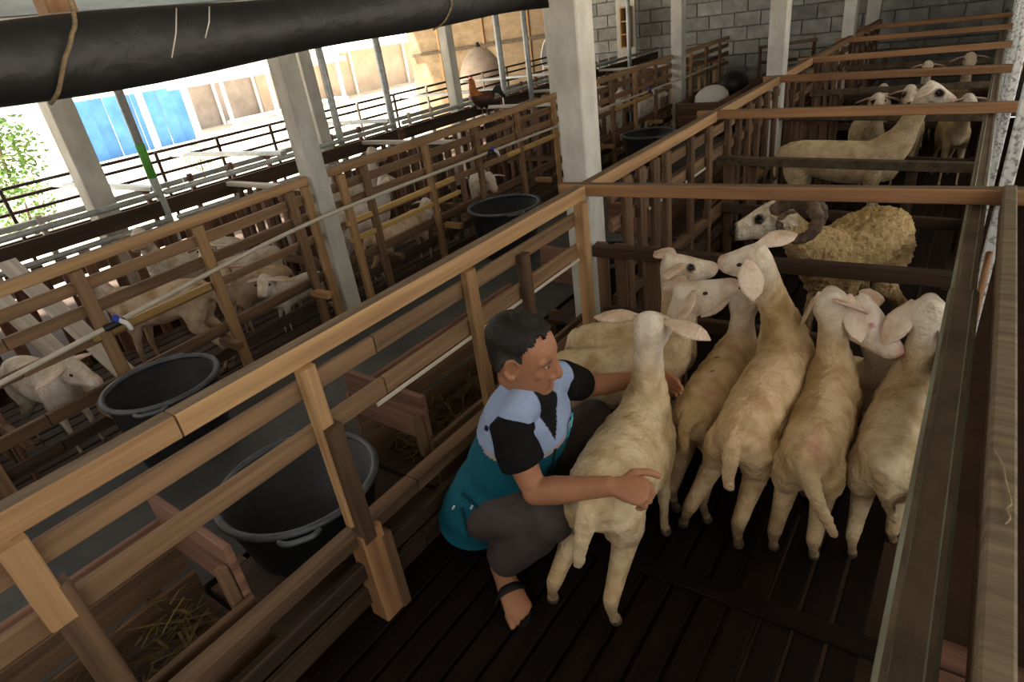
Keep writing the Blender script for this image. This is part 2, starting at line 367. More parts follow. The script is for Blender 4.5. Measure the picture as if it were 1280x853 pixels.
sh = thing('brick_step', 'reddish brick ledge on the ground right of the channel rail', 'ledge', (.25, 1.6, GZ))
for i in range(3):
    for j in range(2):
        beam('brick', (.2 + j * .23, 1.45 + i * .12, GZ + .05), (.42 + j * .23, 1.45 + i * .12, GZ + .05), .11, .1, wood_pink, sh)

# ---- cross fences between pens
def cross_fence(y0, y1, label, slats, first=False):
    t = thing('cross_fence', label, 'fence', (-.65, (y0 + y1) / 2, 0))
    yL, yR = y0, y1
    beam('top_rail', (-1.425, yL, .962), (.165, yR, .962), .045, .05, wood_cross, t, top=wood_rail_top)
    beam('mid_rail', (-1.311 if not 5.3 < yL < 5.4 else -1.299, yL + .05, .675), (.03, yR - .02, .675), .05, .05, wood_dark if first else steel_old, t)
    beam('low_rail', (-1.278, yL + .05, .37), (.03, yR - .02, .37), .035, .06, wood_dark, t)
    for x in slats:
        beam('slat', (x, yL + .085, .02), (x, yL + .085, .70 if first else .66), .055, .022, wood_brown if x < -.9 else wood_dark, t)
    return t
cross_fence(2.27, 2.41, 'reddish top-railed cross fence between the crowded pen and the ram pen', (-1.29, -1.2, -1.05, -.92), True)
cross_fence(3.93, 3.92, 'cross fence between the ram pen and the pen of the standing sheep', (-1.246, -1.1, -.25))
cross_fence(5.37, 5.24, 'cross fence right behind the standing black-eyed sheep', (-1.246, -1.18, -1.12, -1.05, -.98, -.91))
cross_fence(6.45, 6.60, 'fourth cross fence counted from the crowded pen towards the block wall', (-1.245, -1.1))
cross_fence(8.10, 8.10, 'fifth cross fence counted from the crowded pen towards the block wall', (-1.245, -1.1))
cross_fence(9.55, 9.55, 'last cross fence before the block wall', (-1.245, -1.1))

# ---- front fence of the pen row (aisle side)
fx = -1.32
ff = thing('pen_fence', 'long tan-railed wooden fence at the squatting man\'s back, with white plastic strip', 'fence', (fx, 2, 0))
def rails(parent, x0f, z, h, w_, m, pts, name='rail'):
    for a, b in pts: beam(name, (x0f(a), a, z), (x0f(b), b, z), w_, h, m, parent, top=wood_rail_top if name == 'top_rail' else None)
R1 = lambda y: fx
segs = [(-.9, .43), (.435, 2.256), (2.299, 3.908), (3.952, 5.342), (5.386, 5.407), (5.533, 6.434), (6.478, 8.078), (8.122, 8.387), (8.513, 9.528), (9.572, 10.536)]
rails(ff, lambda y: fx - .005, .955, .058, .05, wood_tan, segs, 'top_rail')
segs2 = [(-.9, 1.0), (1.005, 2.24), (2.50, 3.85), (3.855, 5.407), (5.533, 7.0), (7.005, 8.387), (8.513, 10.536)]
rails(ff, R1, .862, .055, .022, wood_mid, segs2)
rails(ff, R1, .722, .058, .022, wood_mid, segs2)
rails(ff, lambda y: fx + .016, .345, .05, .055, wood_brown, segs2)
rails(ff, lambda y: fx + .02, .21, .06, .03, wood_dark, segs2)
rails(ff, R1, .09, .07, .025, wood_dark, segs2)
for a, b in ((.95, 1.42), (1.46, 1.72), (1.78, 2.2), (2.9, 3.35), (3.4, 3.8)):
    beam('plastic_strip', (fx + .017, a, .688), (fx + .017, b, .688), .006, .014, pvc, ff)
def post(y, z0, z1, w_, d, m, parent, x=fx + .03, name='post', lean=0):
    return beam(name, (x, y, z0), (x, y + lean, z1), w_, d, m, parent, up=(0, 1, 0))
post(.105, -.05, .80, .035, .055, wood_brown, ff); post(.09, .72, .93, .04, .05, wood_tan, ff, fx + .028)
post(.755, .40, .93, .032, .05, wood_tan, ff); post(.765, .33, .745, .05, .05, wood_brown, ff, fx + .045)
post(.775, .0, .36, .075, .08, wood_cross, ff, fx + .03, 'post_stump'); post(.82, .0, .31, .05, .035, wood_brown, ff, fx + .05, 'post_stump')
post(1.43, .3, .93, .032, .05, wood_tan, ff); post(1.745, .35, .87, .036, .05, wood_brown, ff)
post(2.19, .0, .93, .045, .05, wood_tan, ff)
for y in (2.62, 2.78, 2.95, 3.1, 3.45, 3.75): post(y, .02, .93, .03, .07 if y < 3.2 else .05, wood_brown, ff, fx + .03)
y = 4.1
while y < 10.5:
    yy = y
    for yc in (3.95, 5.40, 6.47, 8.12, 9.57):          # keep clear of the cross fences
        if yc - .06 < yy < yc + .12: yy = yc + .13
    post(yy, .02, .93, .03, .055, wood_brown, ff, fx + .03); y += .22 if y < 5.2 else .34

# ---- slatted pen floor
pf = thing('slatted_floor', 'dark wet slatted wooden pen floor under the sheep', 'floor', (-.65, 1.2, -.03))
for i in range(15):
    x = -1.285 + i * .0885
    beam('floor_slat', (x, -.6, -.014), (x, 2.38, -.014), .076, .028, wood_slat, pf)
for y in (-.3, .45, 1.9): beam('joist', (-1.36, y, -.06), (.08, y, -.06), .06, .06, wood_dark, pf)
beam('batten', (-1.0, 1.315, .007), (.03, 1.345, .007), .07, .014, wood_slat, pf)
pf2 = thing('slatted_floor', 'dark slatted wooden floor of the pens beyond the crowded one', 'floor', (-.65, 6, -.03))
for i in range(13):
    x = -1.275 + i * .102
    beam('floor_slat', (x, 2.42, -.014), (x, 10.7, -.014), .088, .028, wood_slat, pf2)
for y in (-.5, .8, 2.3, 3.9, 5.55, 7, 8.6, 10):
    for x in (-1.3, -.65, .03):
        beam('floor_leg', (x, y + .08, GZ), (x, y + .08, -.03), .07, .07, wood_dark, pf if y < 2.3 else pf2)

# ---- feed troughs along the near fence
def trough(y0, y1, label, open_tub=False):
    t = thing('feed_trough', label, 'trough', (-1.6, (y0 + y1) / 2, 0))
    if not open_tub:
        for i, (xx, z) in enumerate(((-1.80, .405), (-1.785, .30), (-1.765, .195))):
            beam('outer_board', (xx, y0, z), (xx, y1, z), .02, .10, wood_pink if i == 0 else wood_brown, t)
        cuts = [y0] + [c for yc in (5.47, 8.45) if y0 < yc < y1 for c in (yc - .063, yc + .063)] + [y1]     # boards stop at the columns
        for a, b in zip(cuts[::2], cuts[1::2]):
            beam('inner_board', (-1.385, a, .30), (-1.385, b, .30), .02, .11, wood_brown, t)
            beam('inner_board', (-1.385, a, .185), (-1.385, b, .185), .02, .10, wood_brown, t)
            beam('bottom_board', (-1.58, a, .125), (-1.58, b, .125), .39, .02, wood_dark, t)
    else:
        beam('bottom_board', (-1.58, y0, .125), (-1.58, y1, .125), .39, .02, wood_dark, t)
    for y in (y0 + .12, y1 - .12):
        beam('support_leg', (-1.805, y, GZ), (-1.805, y, .42 if not open_tub else .13), .05, .04, wood_brown, t)
    return t
def divider(t, y):
    beam('divider_board', (-1.80, y, .455), (-1.40, y, .435), .022, .20, wood_pink, t)
    beam('divider_batten', (-1.415, y - .03, .30), (-1.415, y - .03, .47), .03, .03, wood_brown, t)
def straw_heap(x0, x1, y0, y1, z, n, label, seed=1, h=.12):
    r = random.Random(seed); vs = []; fs = []
    for i in range(n):
        c = V((r.uniform(x0, x1), r.uniform(y0, y1), z + r.random() ** 2 * h)); a = r.uniform(0, 6.28); L = r.uniform(.05, .16)
        d = V((math.cos(a), math.sin(a), r.uniform(-.25, .45))).normalized() * L; s = d.cross(V((0, 0, 1))).normalized() * r.uniform(.0015, .004)
        b = len(vs); m_ = c + d * .5 + V((0, 0, r.uniform(0, .02)))
        lo = V((0, 0, .0015))
        for q in (c, m_, c + d): vs.extend((q - s, q + s, q - lo))
        for q in (0, 3):
            fs.extend([(b + q, b + q + 1, b + q + 4, b + q + 3), (b + q + 1, b + q + 2, b + q + 5, b + q + 4), (b + q + 2, b + q, b + q + 3, b + q + 5)])
    vs = [V((min(max(v.x, x0), x1), min(max(v.y, y0), y1), max(v.z, z))) for v in vs]
    o = mobj('straw', vs, fs, straw, None, (x0, y0, z)); o['kind'] = 'stuff'; return tag(o, label, 'straw')
t1 = trough(-.9, .45, 'wooden feed trough with straw at the fence end away from the man')
divider(t1, .445)
t2 = trough(.47, 1.17, 'low trough shelf that carries the black tub by the man', True)
t3 = trough(1.19, 2.30, 'wooden feed trough with straw right behind the squatting man'); divider(t3, 1.21)
t4 = trough(2.55, 3.9, 'trough shelf along the ram pen fence', True); divider(t4, 2.6); divider(t4, 3.4)
t5 = trough(3.95, 9.4, 'long trough boards along the far part of the pen row')
straw_heap(-1.75, -1.41, -.85, .41, .137, 420, 'loose straw in the trough at the fence end away from the man', 1)
straw_heap(-1.75, -1.41, 1.25, 2.27, .137, 420, 'loose straw in the trough right behind the squatting man', 2)

# ---- black tubs
def tub(x, y, zb, r, h, label, group='black feed tubs'):
    t = thing('feed_tub', label, 'tub', (x, y, zb), group)
    seg = 40; prof = [(r * .74, .012), (r * .78, 0), (r * .80, .01), (r * .97, h - .02), (r * .975, h - .012), (r * .955, h - .012), (r * .765, .02), (.001, .018)]
    vs = []; fs = []
    vs.append((0, 0, 0)); 
    prof = [(.001, 0)] + prof[1:]
    vs = []
    for a, b in prof:
        for i in range(seg):
            q = 2 * math.pi * i / seg; vs.append((x + a * math.cos(q), y + a * math.sin(q), zb + b))
    for k in range(len(prof) - 1):
        for i in range(seg):
            j = (i + 1) % seg; fs.append((k * seg + i, k * seg + j, (k + 1) * seg + j, (k + 1) * seg + i))
    mobj('bowl', vs, fs, tubm, t, (x, y, zb), True)
    # rolled rim
    vs = []; fs = []; s2 = 8
    for i in range(seg):
        q = 2 * math.pi * i / seg
        for k in range(s2):
            e = 2 * math.pi * k / s2; rr = r * .985 + .014 * math.cos(e)
            vs.append((x + rr * math.cos(q), y + rr * math.sin(q), zb + h - .008 + .011 * math.sin(e)))
    for i in range(seg):
        for k in range(s2):
            fs.append((i * s2 + k, ((i + 1) % seg) * s2 + k, ((i + 1) % seg) * s2 + (k + 1) % s2, i * s2 + (k + 1) % s2))
    mobj('rim', vs, fs, tubrim, t, (x, y, zb + h), True)
    for q in (2.5, 2.5 + math.pi):
        c = V((x + (r + .022) * math.cos(q), y + (r + .022) * math.sin(q), zb + h - .012)); tdir = V((-math.sin(q), math.cos(q), 0)); o_ = V((math.cos(q), math.sin(q), 0))
        pts = smooth_path([c - tdir * .06 - o_ * .014, c - tdir * .035 + o_ * .008, c + tdir * .035 + o_ * .008, c + tdir * .06 - o_ * .014], 4)
        v2, f2 = tube(pts, [.009] * len(pts), seg=8); mobj('handle', v2, f2, tubrim, t, c, True)
    return t
tub(-1.655, .815, .137, .265, .24, 'big black tub standing in the trough beside the squatting man')
tub(-1.62, 3.02, .137, .22, .24, 'black tub half seen through the ram pen fence')
tub(-2.68, .90, AZ, .235, .36, 'black tub with grey rim across the aisle, next to the white goat head')
tub(-2.70, 3.50, AZ, .262, .36, 'black tub across the aisle just past the leaning-looking column')
tub(-2.66, 5.95, AZ, .26, .36, 'black tub across the aisle seen past the concrete column beside the man')
# ================================================================== row across the aisle
def X2(y): return -3.2 + (.13 * (2.2 - y) / 1.6 if y < 2.2 else -.015 * (y - 2.2))
f2 = thing('pen_fence', 'wooden fence across the aisle with a plastic water pipe running along it', 'fence', (-3.2, 3, 0))
s2 = [(-.6, .55), (.555, 2.26), (2.44, 3.9), (3.905, 5.307), (5.433, 6.9), (6.905, 8.082), (8.218, 10.4)]
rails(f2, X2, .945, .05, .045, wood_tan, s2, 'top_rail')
rails(f2, X2, .845, .055, .022, wood_mid, s2)
rails(f2, X2, .735, .055, .022, wood_mid, s2)
rails(f2, X2, .60, .045, .022, wood_mid, s2)
rails(f2, X2, .36, .06, .024, wood_brown, s2)
rails(f2, X2, .22, .06, .024, wood_dark, s2)
rails(f2, X2, .08, .06, .024, wood_dark, s2)
rails(f2, lambda y: X2(y) + .03, .615, .035, .03, wood_pine, [(.85, 1.45), (2.46, 3.55), (4.3, 5.3), (6.4, 7.3)], 'pine_rail')
rails(f2, lambda y: X2(y) + .03, .50, .03, .03, wood_pine, [(2.46, 3.6)], 'pine_rail')
y = -.3
i = 0
while y < 10.4:
    if abs(y - 2.36) > .12 and abs(y - 5.37) > .1 and abs(y - 8.15) > .1:
        beam('post', (X2(y) + .032, y, -.03), (X2(y) + .032, y, .92), .032, .055, wood_tan if i % 3 == 0 else wood_mid, f2, up=(0, 1, 0))
    y += .60; i += 1
for y in (2.22, 2.50, 5.26):
    beam('post', (X2(y) + .032, y, -.03), (X2(y) + .032, y, .92), .032, .055, wood_tan, f2, up=(0, 1, 0))
# stub brackets poking out of the fence
for i in range(12):
    y = .1 + i * .66 + (.12 if i == 8 else 0)
    beam('bracket', (X2(y) + .010, y, .30), (X2(y) + .17, y, .30), .045, .04, wood_tan if i % 2 else wood_brown, f2)
# water pipe
wp = thing('water_pipe', 'cream plastic water pipe with blue-handled valves on the fence across the aisle', 'pipe', (-3.1, 2.5, .68))
pts = smooth_path([(-2.97, .1, .60), (-2.99, .466, .622), (-3.03, .904, .648), (-3.065, 1.6, .705), (-3.075, 2.14, .738), (-3.08, 2.6, .742), (-3.13, 3.64, .72), (-3.17, 5.15, .70), (-3.145, 7.4, .69), (-3.137, 8.15, .688), (-3.16, 8.7, .685), (-3.22, 9.6, .66)], 6)
vs, fs = tube(pts, [.0115] * len(pts), seg=10); mobj('pipe_run', vs, fs, pvc, wp, pts[0], True)
for y, x, z in ((.95, -3.024, .652), (4.0, -3.13, .715), (7.1, -3.148, .69)):
    vs, fs = tube([(x, y - .05, z - .003), (x, y + .03, z)], [.017, .017], seg=12); vb = mobj('valve_body', vs, fs, tubm, wp, (x, y, z), True)
    vs, fs = tube([(x, y + .005, z + .005), (x, y + .005, z + .03)], [.017, .015], seg=12); mobj('valve_handle', vs, fs, blue_pl, vb, (x, y, z), True)
    vs, fs = tube([(x + .005, y + .012, z + .01), (x + .03, y + .03, z - .01), (x + .034, y + .034, z - .04)], [.012, .012, .011], seg=10); mobj('spout', vs, fs, white_pl, vb, (x, y, z), True)
# floor and back fence
pf3 = thing('slatted_floor', 'slatted wooden floor of the goat pens across the aisle', 'floor', (-3.8, 4, -.03))
for i in range(12):
    x = -4.36 + i * .102
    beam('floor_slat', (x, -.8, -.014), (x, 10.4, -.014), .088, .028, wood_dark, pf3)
for y in (-.5, 1.5, 3.5, 5.5, 7.5, 9.5):
    for x in (-3.25, -4.3): beam('floor_leg', (x, y, GZ), (x, y, -.03), .07, .07, wood_dark, pf3)
bf = thing('back_fence', 'galvanised pipe and dark board fence at the back of the goat pens', 'fence', (-4.42, 4, 0))
XB = -4.42
for a, b in ((-.6, 1.951), (2.009, 4.25), (4.35, 5.9), (6.0, 10.3)):
    vs, fs = tube([(XB, a, .895), (XB, b, .895)], [.02, .02], seg=10); mobj('pipe_rail', vs, fs, galv, bf, (XB, a, .9), True)
    vs, fs = tube([(XB + .05, a, .725), (XB + .05, b, .725)], [.018, .018], seg=10); mobj('pipe_rail', vs, fs, galv, bf, (XB + .05, a, .72), True)
    beam('dark_board', (XB, a, .80), (XB, b, .80), .02, .10, wood_dark, bf)
y = -.5; i = 0
while y < 8.5:
    beam('slat', (XB + .02, y, 0), (XB + .02, y, .70), .02, .065, wood_pink if i % 3 else wood_brown, bf, up=(0, 1, 0)); y += .135; i += 1
for i, y in enumerate((-.15, .45, 2.47, 3.82, 5.50, 6.52, 8.28)):
    nm = ['by the pale leaning planks', 'right by the white goat head', 'at the leaning-looking column', 'behind the tub past the leaning-looking column', 'behind the rooster\'s perch', 'in the middle of the far goat pens', 'by the pale far column'][i]
    t = thing('goat_pen_divider', 'slatted divider between goat pens ' + nm, 'fence', (-3.8, y, 0))
    beam('top_plank', (X2(y) - .011, y, .83), (-4.411, y, .83), .05, .03, plank_pale, t)
    beam('low_rail', (X2(y) - .011, y, .30), (-4.391, y, .30), .03, .06, wood_brown, t)
    for k in range(9):
        beam('slat', (-3.33 - k * .12, y, .0), (-3.33 - k * .12, y, .815), .05, .02, (wood_pink, wood_brown, wood_dark)[k % 3], t)
lp = thing('leaning_planks', 'pale sawn planks leaning inside the goat pen near the white goat head', 'planks', (-3.7, .8, 0))
for dx, dy in ((0, .26), (.02, .42)):
    beam('plank', (-3.3 + dx, .62 + dy, .10), (-4.3 + dx, .55 + dy, .80), .10, .02, plank_pale, lp)
# third row and outer fence
f3 = thing('outer_fence', 'thin dark iron-railed outer fence in front of the bright yard', 'fence', (-6.08, 4, 0))
for z in (.965, .885, .775, .675, .56):
    for a, b in ((-.6, 3.2), (3.2, 6.6), (6.6, 9.68)):
        beam('rail', (-6.08, a, z), (-6.08, b, z), .022, .026, dark_paint, f3)
y = -.3
while y < 9.7:
    beam('post', (-6.06, y, GZ), (-6.06, y, .97), .026, .026, dark_paint if int(y * 7) % 3 else plank_pale, f3, up=(0, 1, 0)); y += .62
r3 = thing('low_stall_fence', 'rusty board fence of the stalls between the goat pens and the outer fence', 'fence', (-5.2, 4, 0))
for a, b in ((-.6, 2.5), (2.51, 5.5), (5.51, 10.3)):
    beam('rusty_board', (-5.15, a, .66), (-5.15, b, .66), .02, .12, wood_pink, r3)
    beam('rail', (-5.15, a, .82), (-5.15, b, .82), .03, .04, galv, r3)
    beam('rail', (-5.15, a, .42), (-5.15, b, .42), .03, .08, wood_brown, r3)
y = -.4
while y < 10.2:
    beam('post', (-5.12, y, GZ), (-5.12, y, .86), .035, .035, plank_pale if int(y * 5) % 2 else wood_pink, r3, up=(0, 1, 0)); y += .37
for i, y in enumerate((.75, 1.98, 3.0, 4.3, 6.1, 7.4)):
    nm = ['furthest from the block wall', 'reaching to the green-banded pole', 'beyond the leaning-looking column', 'reaching to the slim pole before the bright yard', 'by the paired poles', 'in front of the clay dome'][i]
    xs = {1: -4.476, 3: -4.530, 4: -4.508}.get(i, -4.42)      # butt against a pole, or lie on the pipe rail
    o = beam('steel_cross_bar', (xs, y, .928), (-6.09, y - .05, .912), .06, .03, galv)
    tag(o, 'flat galvanised cross bar over the stalls ' + nm, 'bar')
slab_f = struct(slab('floor_stalls', -6.0, -4.5, -.8, 9.74, GZ, .1, wood_dark))
shl = tag(slab('wood_bench', -7.0, -5.6, 9.75, 10.45, GZ, .42, wood_brown), 'rough wooden bench box by the block wall under the white chair', 'bench')

# ================================================================== things by the block wall
ch2 = thing('plastic_chair', 'white plastic chair standing on a bench by the block wall', 'chair', (-6.2, 10.1, .42))
def strip(pts, wd, th, m, name, parent, side=(0, 1, 0)):
    pts = [V(p) for p in pts]; vs = []; fs = []; s_ = V(side)
    for i, p in enumerate(pts):
        d = (pts[min(i + 1, len(pts) - 1)] - pts[max(i - 1, 0)]).normalized(); n = d.cross(s_).normalized()
        for a, b in ((-1, -1), (1, -1), (1, 1), (-1, 1)): vs.append(p + s_ * (a * wd / 2) + n * (b * th / 2))
    for i in range(len(pts) - 1):
        for k in range(4): fs.append((i * 4 + k, i * 4 + (k + 1) % 4, i * 4 + 4 + (k + 1) % 4, i * 4 + 4 + k))
    n = len(pts) * 4; fs += [(3, 2, 1, 0), (n - 4, n - 3, n - 2, n - 1)]
    return mobj(name, vs, fs, m, parent, pts[0], True)
strip(smooth_path([(-6.38, 10.1, .80), (-6.1, 10.1, .80), (-6.02, 10.1, .83)], 4), .4, .02, white_pl, 'seat', ch2)
strip(smooth_path([(-6.38, 10.1, .80), (-6.40, 10.1, .95), (-6.3, 10.1, 1.2), (-6.12, 10.1, 1.30)], 4), .38, .02, white_pl, 'backrest', ch2)
for dx in (-.36, -.04):
    for dy in (-.17, .17): beam('leg', (-6.02 + dx, 10.1 + dy, .42), (-6.02 + dx, 10.1 + dy, .79), .035, .035, white_pl, ch2)
rk = thing('wall_rack', 'small wooden three-compartment rack hanging on a post by the block wall', 'rack', (-5.0, 10.3, 1.2))
for x in (-5.02, -4.86): beam('side', (x, 10.3, .95), (x, 10.3, 1.55), .025, .16, wood_pine, rk, up=(0, 1, 0))
for z in (.96, 1.15, 1.34, 1.54): beam('shelf', (-5.02, 10.3, z), (-4.86, 10.3, z), .16, .022, wood_tan, rk)
beam('back_panel', (-4.94, 10.37, .95), (-4.94, 10.37, 1.55), .16, .012, wood_pink, rk)
beam('hanging_post', (-4.82, 10.32, GZ), (-4.82, 10.32, 1.75), .05, .05, plank_pale, rk)
ef = thing('end_fence', 'short slatted wooden fence standing along the block wall', 'fence', (-4.5, 10.5, 0))
for z in (.62, .25): beam('rail', (-6.0, 10.5, z), (-3.4, 10.5, z), .04, .045, wood_brown, ef)
for k in range(22): beam('slat', (-5.95 + k * .12, 10.47, 0.0), (-5.95 + k * .12, 10.47, .60), .05, .02, wood_brown if k % 2 else wood_tan, ef)
for x in (-5.8, -3.6): beam('leg', (x, 10.52, GZ), (x, 10.52, .6), .05, .05, wood_dark, ef)
cr = thing('aisle_crate', 'large brown wooden crate with sacks at the far end of the aisle', 'crate', (-2.7, 8.3, AZ))
for k in range(3):
    z = AZ + .07 + k * .13
    beam('board', (-2.45, 7.4, z), (-2.45, 9.2, z), .025, .125, wood_pink if k == 2 else wood_brown, cr)
    beam('board', (-2.95, 7.4, z), (-2.95, 9.2, z), .025, .125, wood_brown, cr)
    for y in (7.4, 9.2): beam('board', (-2.93, y, z), (-2.465, y, z), .025, .125, wood_brown, cr)
beam('bottom', (-2.70, 7.42, AZ + .02), (-2.70, 9.18, AZ + .02), .47, .03, wood_dark, cr)
vs, fs = ellipsoid((-2.70, 7.9, AZ + .36), XYZ, (.19, .3, .15)); o = mobj('feed_sack', vs, fs, white_pl, None, (-2.70, 7.9, AZ + .2), True)
tag(o, 'pale plastic feed sack lying in the crate at the aisle end', 'sack')
vs, fs = ellipsoid((-2.70, 8.7, AZ + .40), XYZ, (.19, .25, .17)); o = mobj('feed_bag', vs, fs, tubm, None, (-2.70, 8.7, AZ + .2), True)
tag(o, 'shiny black plastic bag in the crate at the aisle end', 'bag')
# steel table frame at aisle end
tb = thing('feed_cart', 'dark wooden cart frame at the far end of the aisle, before the block wall', 'cart', (-2.3, 10.0, AZ))
beam('deck', (-2.7, 10.0, .42), (-1.95, 10.0, .42), .5, .04, wood_brown, tb); beam('top_bar', (-2.7, 9.8, .82), (-1.95, 9.8, .86), .03, .04, wood_brown, tb)
for x in (-2.68, -1.98): beam('upright', (x, 9.8, AZ), (x, 9.8, .84), .04, .04, wood_brown, tb); beam('leg', (x, 10.2, AZ), (x, 10.2, .41), .04, .04, wood_brown, tb)
beam('mid_bar', (-2.7, 9.8, .62), (-1.95, 9.8, .64), .03, .04, wood_dark, tb)

# ================================================================== the yard outside
j = thing('clay_vessel', 'big pale clay dome-shaped vessel with a dark knob behind the outer fence', 'vessel', (-7.2, 9.2, GZ - .05))
prof = [(.001, 0), (.30, 0), (.36, .4), (.385, .9), (.385, 1.2), (.36, 1.36), (.30, 1.5), (.21, 1.62), (.10, 1.69), (.05, 1.71), (.001, 1.715)]
vs = []; fs = []; sg = 32
for a, b in prof:
    for i in range(sg): q = 2 * math.pi * i / sg; vs.append((-7.2 + a * math.cos(q), 9.2 + a * math.sin(q), GZ - .05 + b))
for k in range(len(prof) - 1):
    for i in range(sg): fs.append((k * sg + i, k * sg + (i + 1) % sg, (k + 1) * sg + (i + 1) % sg, (k + 1) * sg + i))
mobj('jar_body', vs, fs, clay, j, (-7.2, 9.2, GZ), True)
vs, fs = tube([(-7.2, 9.2, GZ + 1.64), (-7.2, 9.2, GZ + 1.72)], [.06, .025]); mobj('knob', vs, fs, dark_paint, j, (-7.2, 9.2, GZ + 1.66), True)
bwl = struct(slab('wall_side', -10.5, -6.42, BWY + .02, BWY + .14, GZ - .05, 3.0, brick_wall))
for x in (-9.6, -8.4, -7.3):
    beam('wall_batten', (x, BWY, GZ), (x, BWY, 2.6), .06, .03, wood_tan, bwl)
beam('wall_batten', (-10.4, BWY - .01, 1.15), (-6.45, BWY - .01, 1.25), .03, .06, steel_old, bwl)

b = thing('tarp_shelter', 'bright blue sheet wall of a shelter in the yard', 'shelter', (-19, 8.4, GZ - .05))
for k in range(9):
    beam('blue_panel', (-19 + (k % 2) * .03, 7.05 + k * .36, GZ), (-19 + (k % 2) * .03, 7.05 + k * .36, 1.12), .355, .03, blue_sheet, b, up=(1, 0, 0))
for y in (6.9, 8.9, 10.2): beam('white_post', (-18.85, y, GZ - .05), (-18.85, y, 1.2), .09, .09, white_paint, b)
beam('eave_board', (-18.85, 6.6, 1.22), (-18.85, 10.5, 1.22), .08, .12, white_paint, b)
bb = thing('yard_house', 'low beige house with white posts and white roof beyond the yard', 'house', (-22, 20, GZ - .05))
beam('wall', (-22, 14.6, .35), (-22, 31, .35), .2, 1.7, beige_wall, bb)
beam('grey_brown_wall', (-22, 10.9, .35), (-22, 14.6, .35), .2, 1.7, grey_wall, bb)  # grey-brown stretch of the house wall
for k in range(12): beam('white_post', (-21.8, 11.2 + k * 1.6, GZ - .05), (-21.8, 11.2 + k * 1.6, 1.3), .08, .08, white_paint, bb)
beam('eave', (-21.2, 10.5, 1.32), (-21.2, 31, 1.32), .12, .14, white_paint, bb)
beam('roof', (-22.6, 10.4, 1.75), (-22.6, 31.2, 1.75), 3.0, .06, white_paint, bb, up=(.32, 0, 1))
cn = thing('yard_canopy', 'white roofed canopy frame standing in the bright yard', 'canopy', (-14.5, 9, GZ - .05))
for x in (-13.6, -15.6):
    for y in (7.3, 9.4, 11.5): beam('post', (x, y, GZ - .05), (x, y, 1.2), .07, .07, white_paint, cn)
    beam('beam', (x, 7.0, 1.24), (x, 11.8, 1.24), .08, .1, white_paint, cn)
for k in range(7): beam('rafter', (-13.5, 7.2 + k * .72, 1.32), (-15.7, 7.2 + k * .72, 1.32), .05, .07, white_paint, cn)
beam('counter', (-13.6, 8.2, .35), (-13.6, 11.4, .35), .5, .05, white_paint, cn)
# shrubs and rubble
def shrub(c, r, n, label, seed):
    rr = random.Random(seed); t = thing('yard_shrub', label, 'shrub', c)
    vs = []; fs = []; c = V(c)
    for i in range(n):
        d = V((rr.gauss(0, 1), rr.gauss(0, 1), rr.gauss(0, 1))).normalized() * r * rr.uniform(.45, 1) ; p = c + V((0, 0, r)) + d
        a = V((rr.gauss(0, 1), rr.gauss(0, 1), rr.gauss(0, .6))).normalized(); u = a.cross(V((rr.gauss(0, 1), .3, 1))).normalized()
        L = r * .17; b0 = len(vs); vs += [p, p + a * L * .5 + u * L * .28, p + a * L, p + a * L * .5 - u * L * .28]; fs.append((b0, b0 + 1, b0 + 2, b0 + 3))
    o = mobj('foliage', vs, fs, leafm, t, c)
    v, f = tube([c, c + V((.05 * r, 0, r * .6)), c + V((0, .1 * r, r * 1.2))], [r * .06, r * .045, r * .02]); mobj('stem', v, f, wood_brown, t, c, True)
    return t
shrub((-17.5, 4.8, GZ - .05), .9, 900, 'leafy green shrub left of the blue shelter', 3)
shrub((-11.7, 3.2, GZ - .05), .5, 600, 'low green shrub growing among the pale rubble', 4)
shrub((-12.6, 6.6, GZ - .05), .35, 300, 'small light green plant in front of the canopy', 5)
rr = random.Random(11)
for i in range(34):
    s_ = rr.uniform(.12, .26); x, y = -16.9 + (i % 7) * .72 + rr.uniform(-.05, .05), 1.5 + (i // 7) * .58 + rr.uniform(-.05, .05)
    vs, fs = ellipsoid((x, y, GZ - .05 + s_ * .45), XYZ, (s_ * rr.uniform(.7, 1.2), s_ * rr.uniform(.7, 1.1), s_ * .5), 7, 4)
    vs = [v + V((rr.uniform(-1, 1), rr.uniform(-1, 1), rr.uniform(-.6, .6))) * s_ * .13 for v in vs]
    tag(mobj('rubble_stone', vs, fs, rubblem, None, (x, y, GZ - .05)), 'pale rubble stone on the yard ground beside the shrubs', 'stone', 'rubble in the yard')

# ================================================================== rolled tarpaulin under the roof
tp = thing('rolled_tarpaulin', 'long sagging roll of black tarpaulin hung on ropes above the aisle', 'tarpaulin', (-1.6, 1.3, 1.69))
pts = smooth_path([(-1.6, -.3, 1.68), (-1.6, .35, 1.69), (-1.6, 1.1, 1.700), (-1.6, 1.85, 1.727), (-1.6, 2.6, 1.735), (-1.6, 3.4, 1.76)], 10)
vs, fs = tube(pts, [(.062 + .010 * math.sin(i * .7), .074 + .006 * math.sin(i * .45 + 1)) for i in range(len(pts))], seg=24)
mobj('roll', vs, fs, tarpm, tp, pts[0], True)
for y0, y1, zc, r in ((.57, .665, 1.695, .0045), (1.81, 1.822, 1.726, .003)):
    q = smooth_path([(-1.60, y0, zc - .084), (-1.545, y0 + .004, zc - .062), (-1.524, y0 + .03, zc - .01), (-1.528, y0 * .35 + y1 * .65, zc + .03), (-1.545, y1, zc + .10), (-1.58, y1 + .02, zc + .4), (-1.6, y1 + .03, 2.735)], 6)
    vs, fs = tube(q, [r] * len(q), seg=8, cap=0); mobj('rope', vs, fs, ropem, tp, q[0], True)
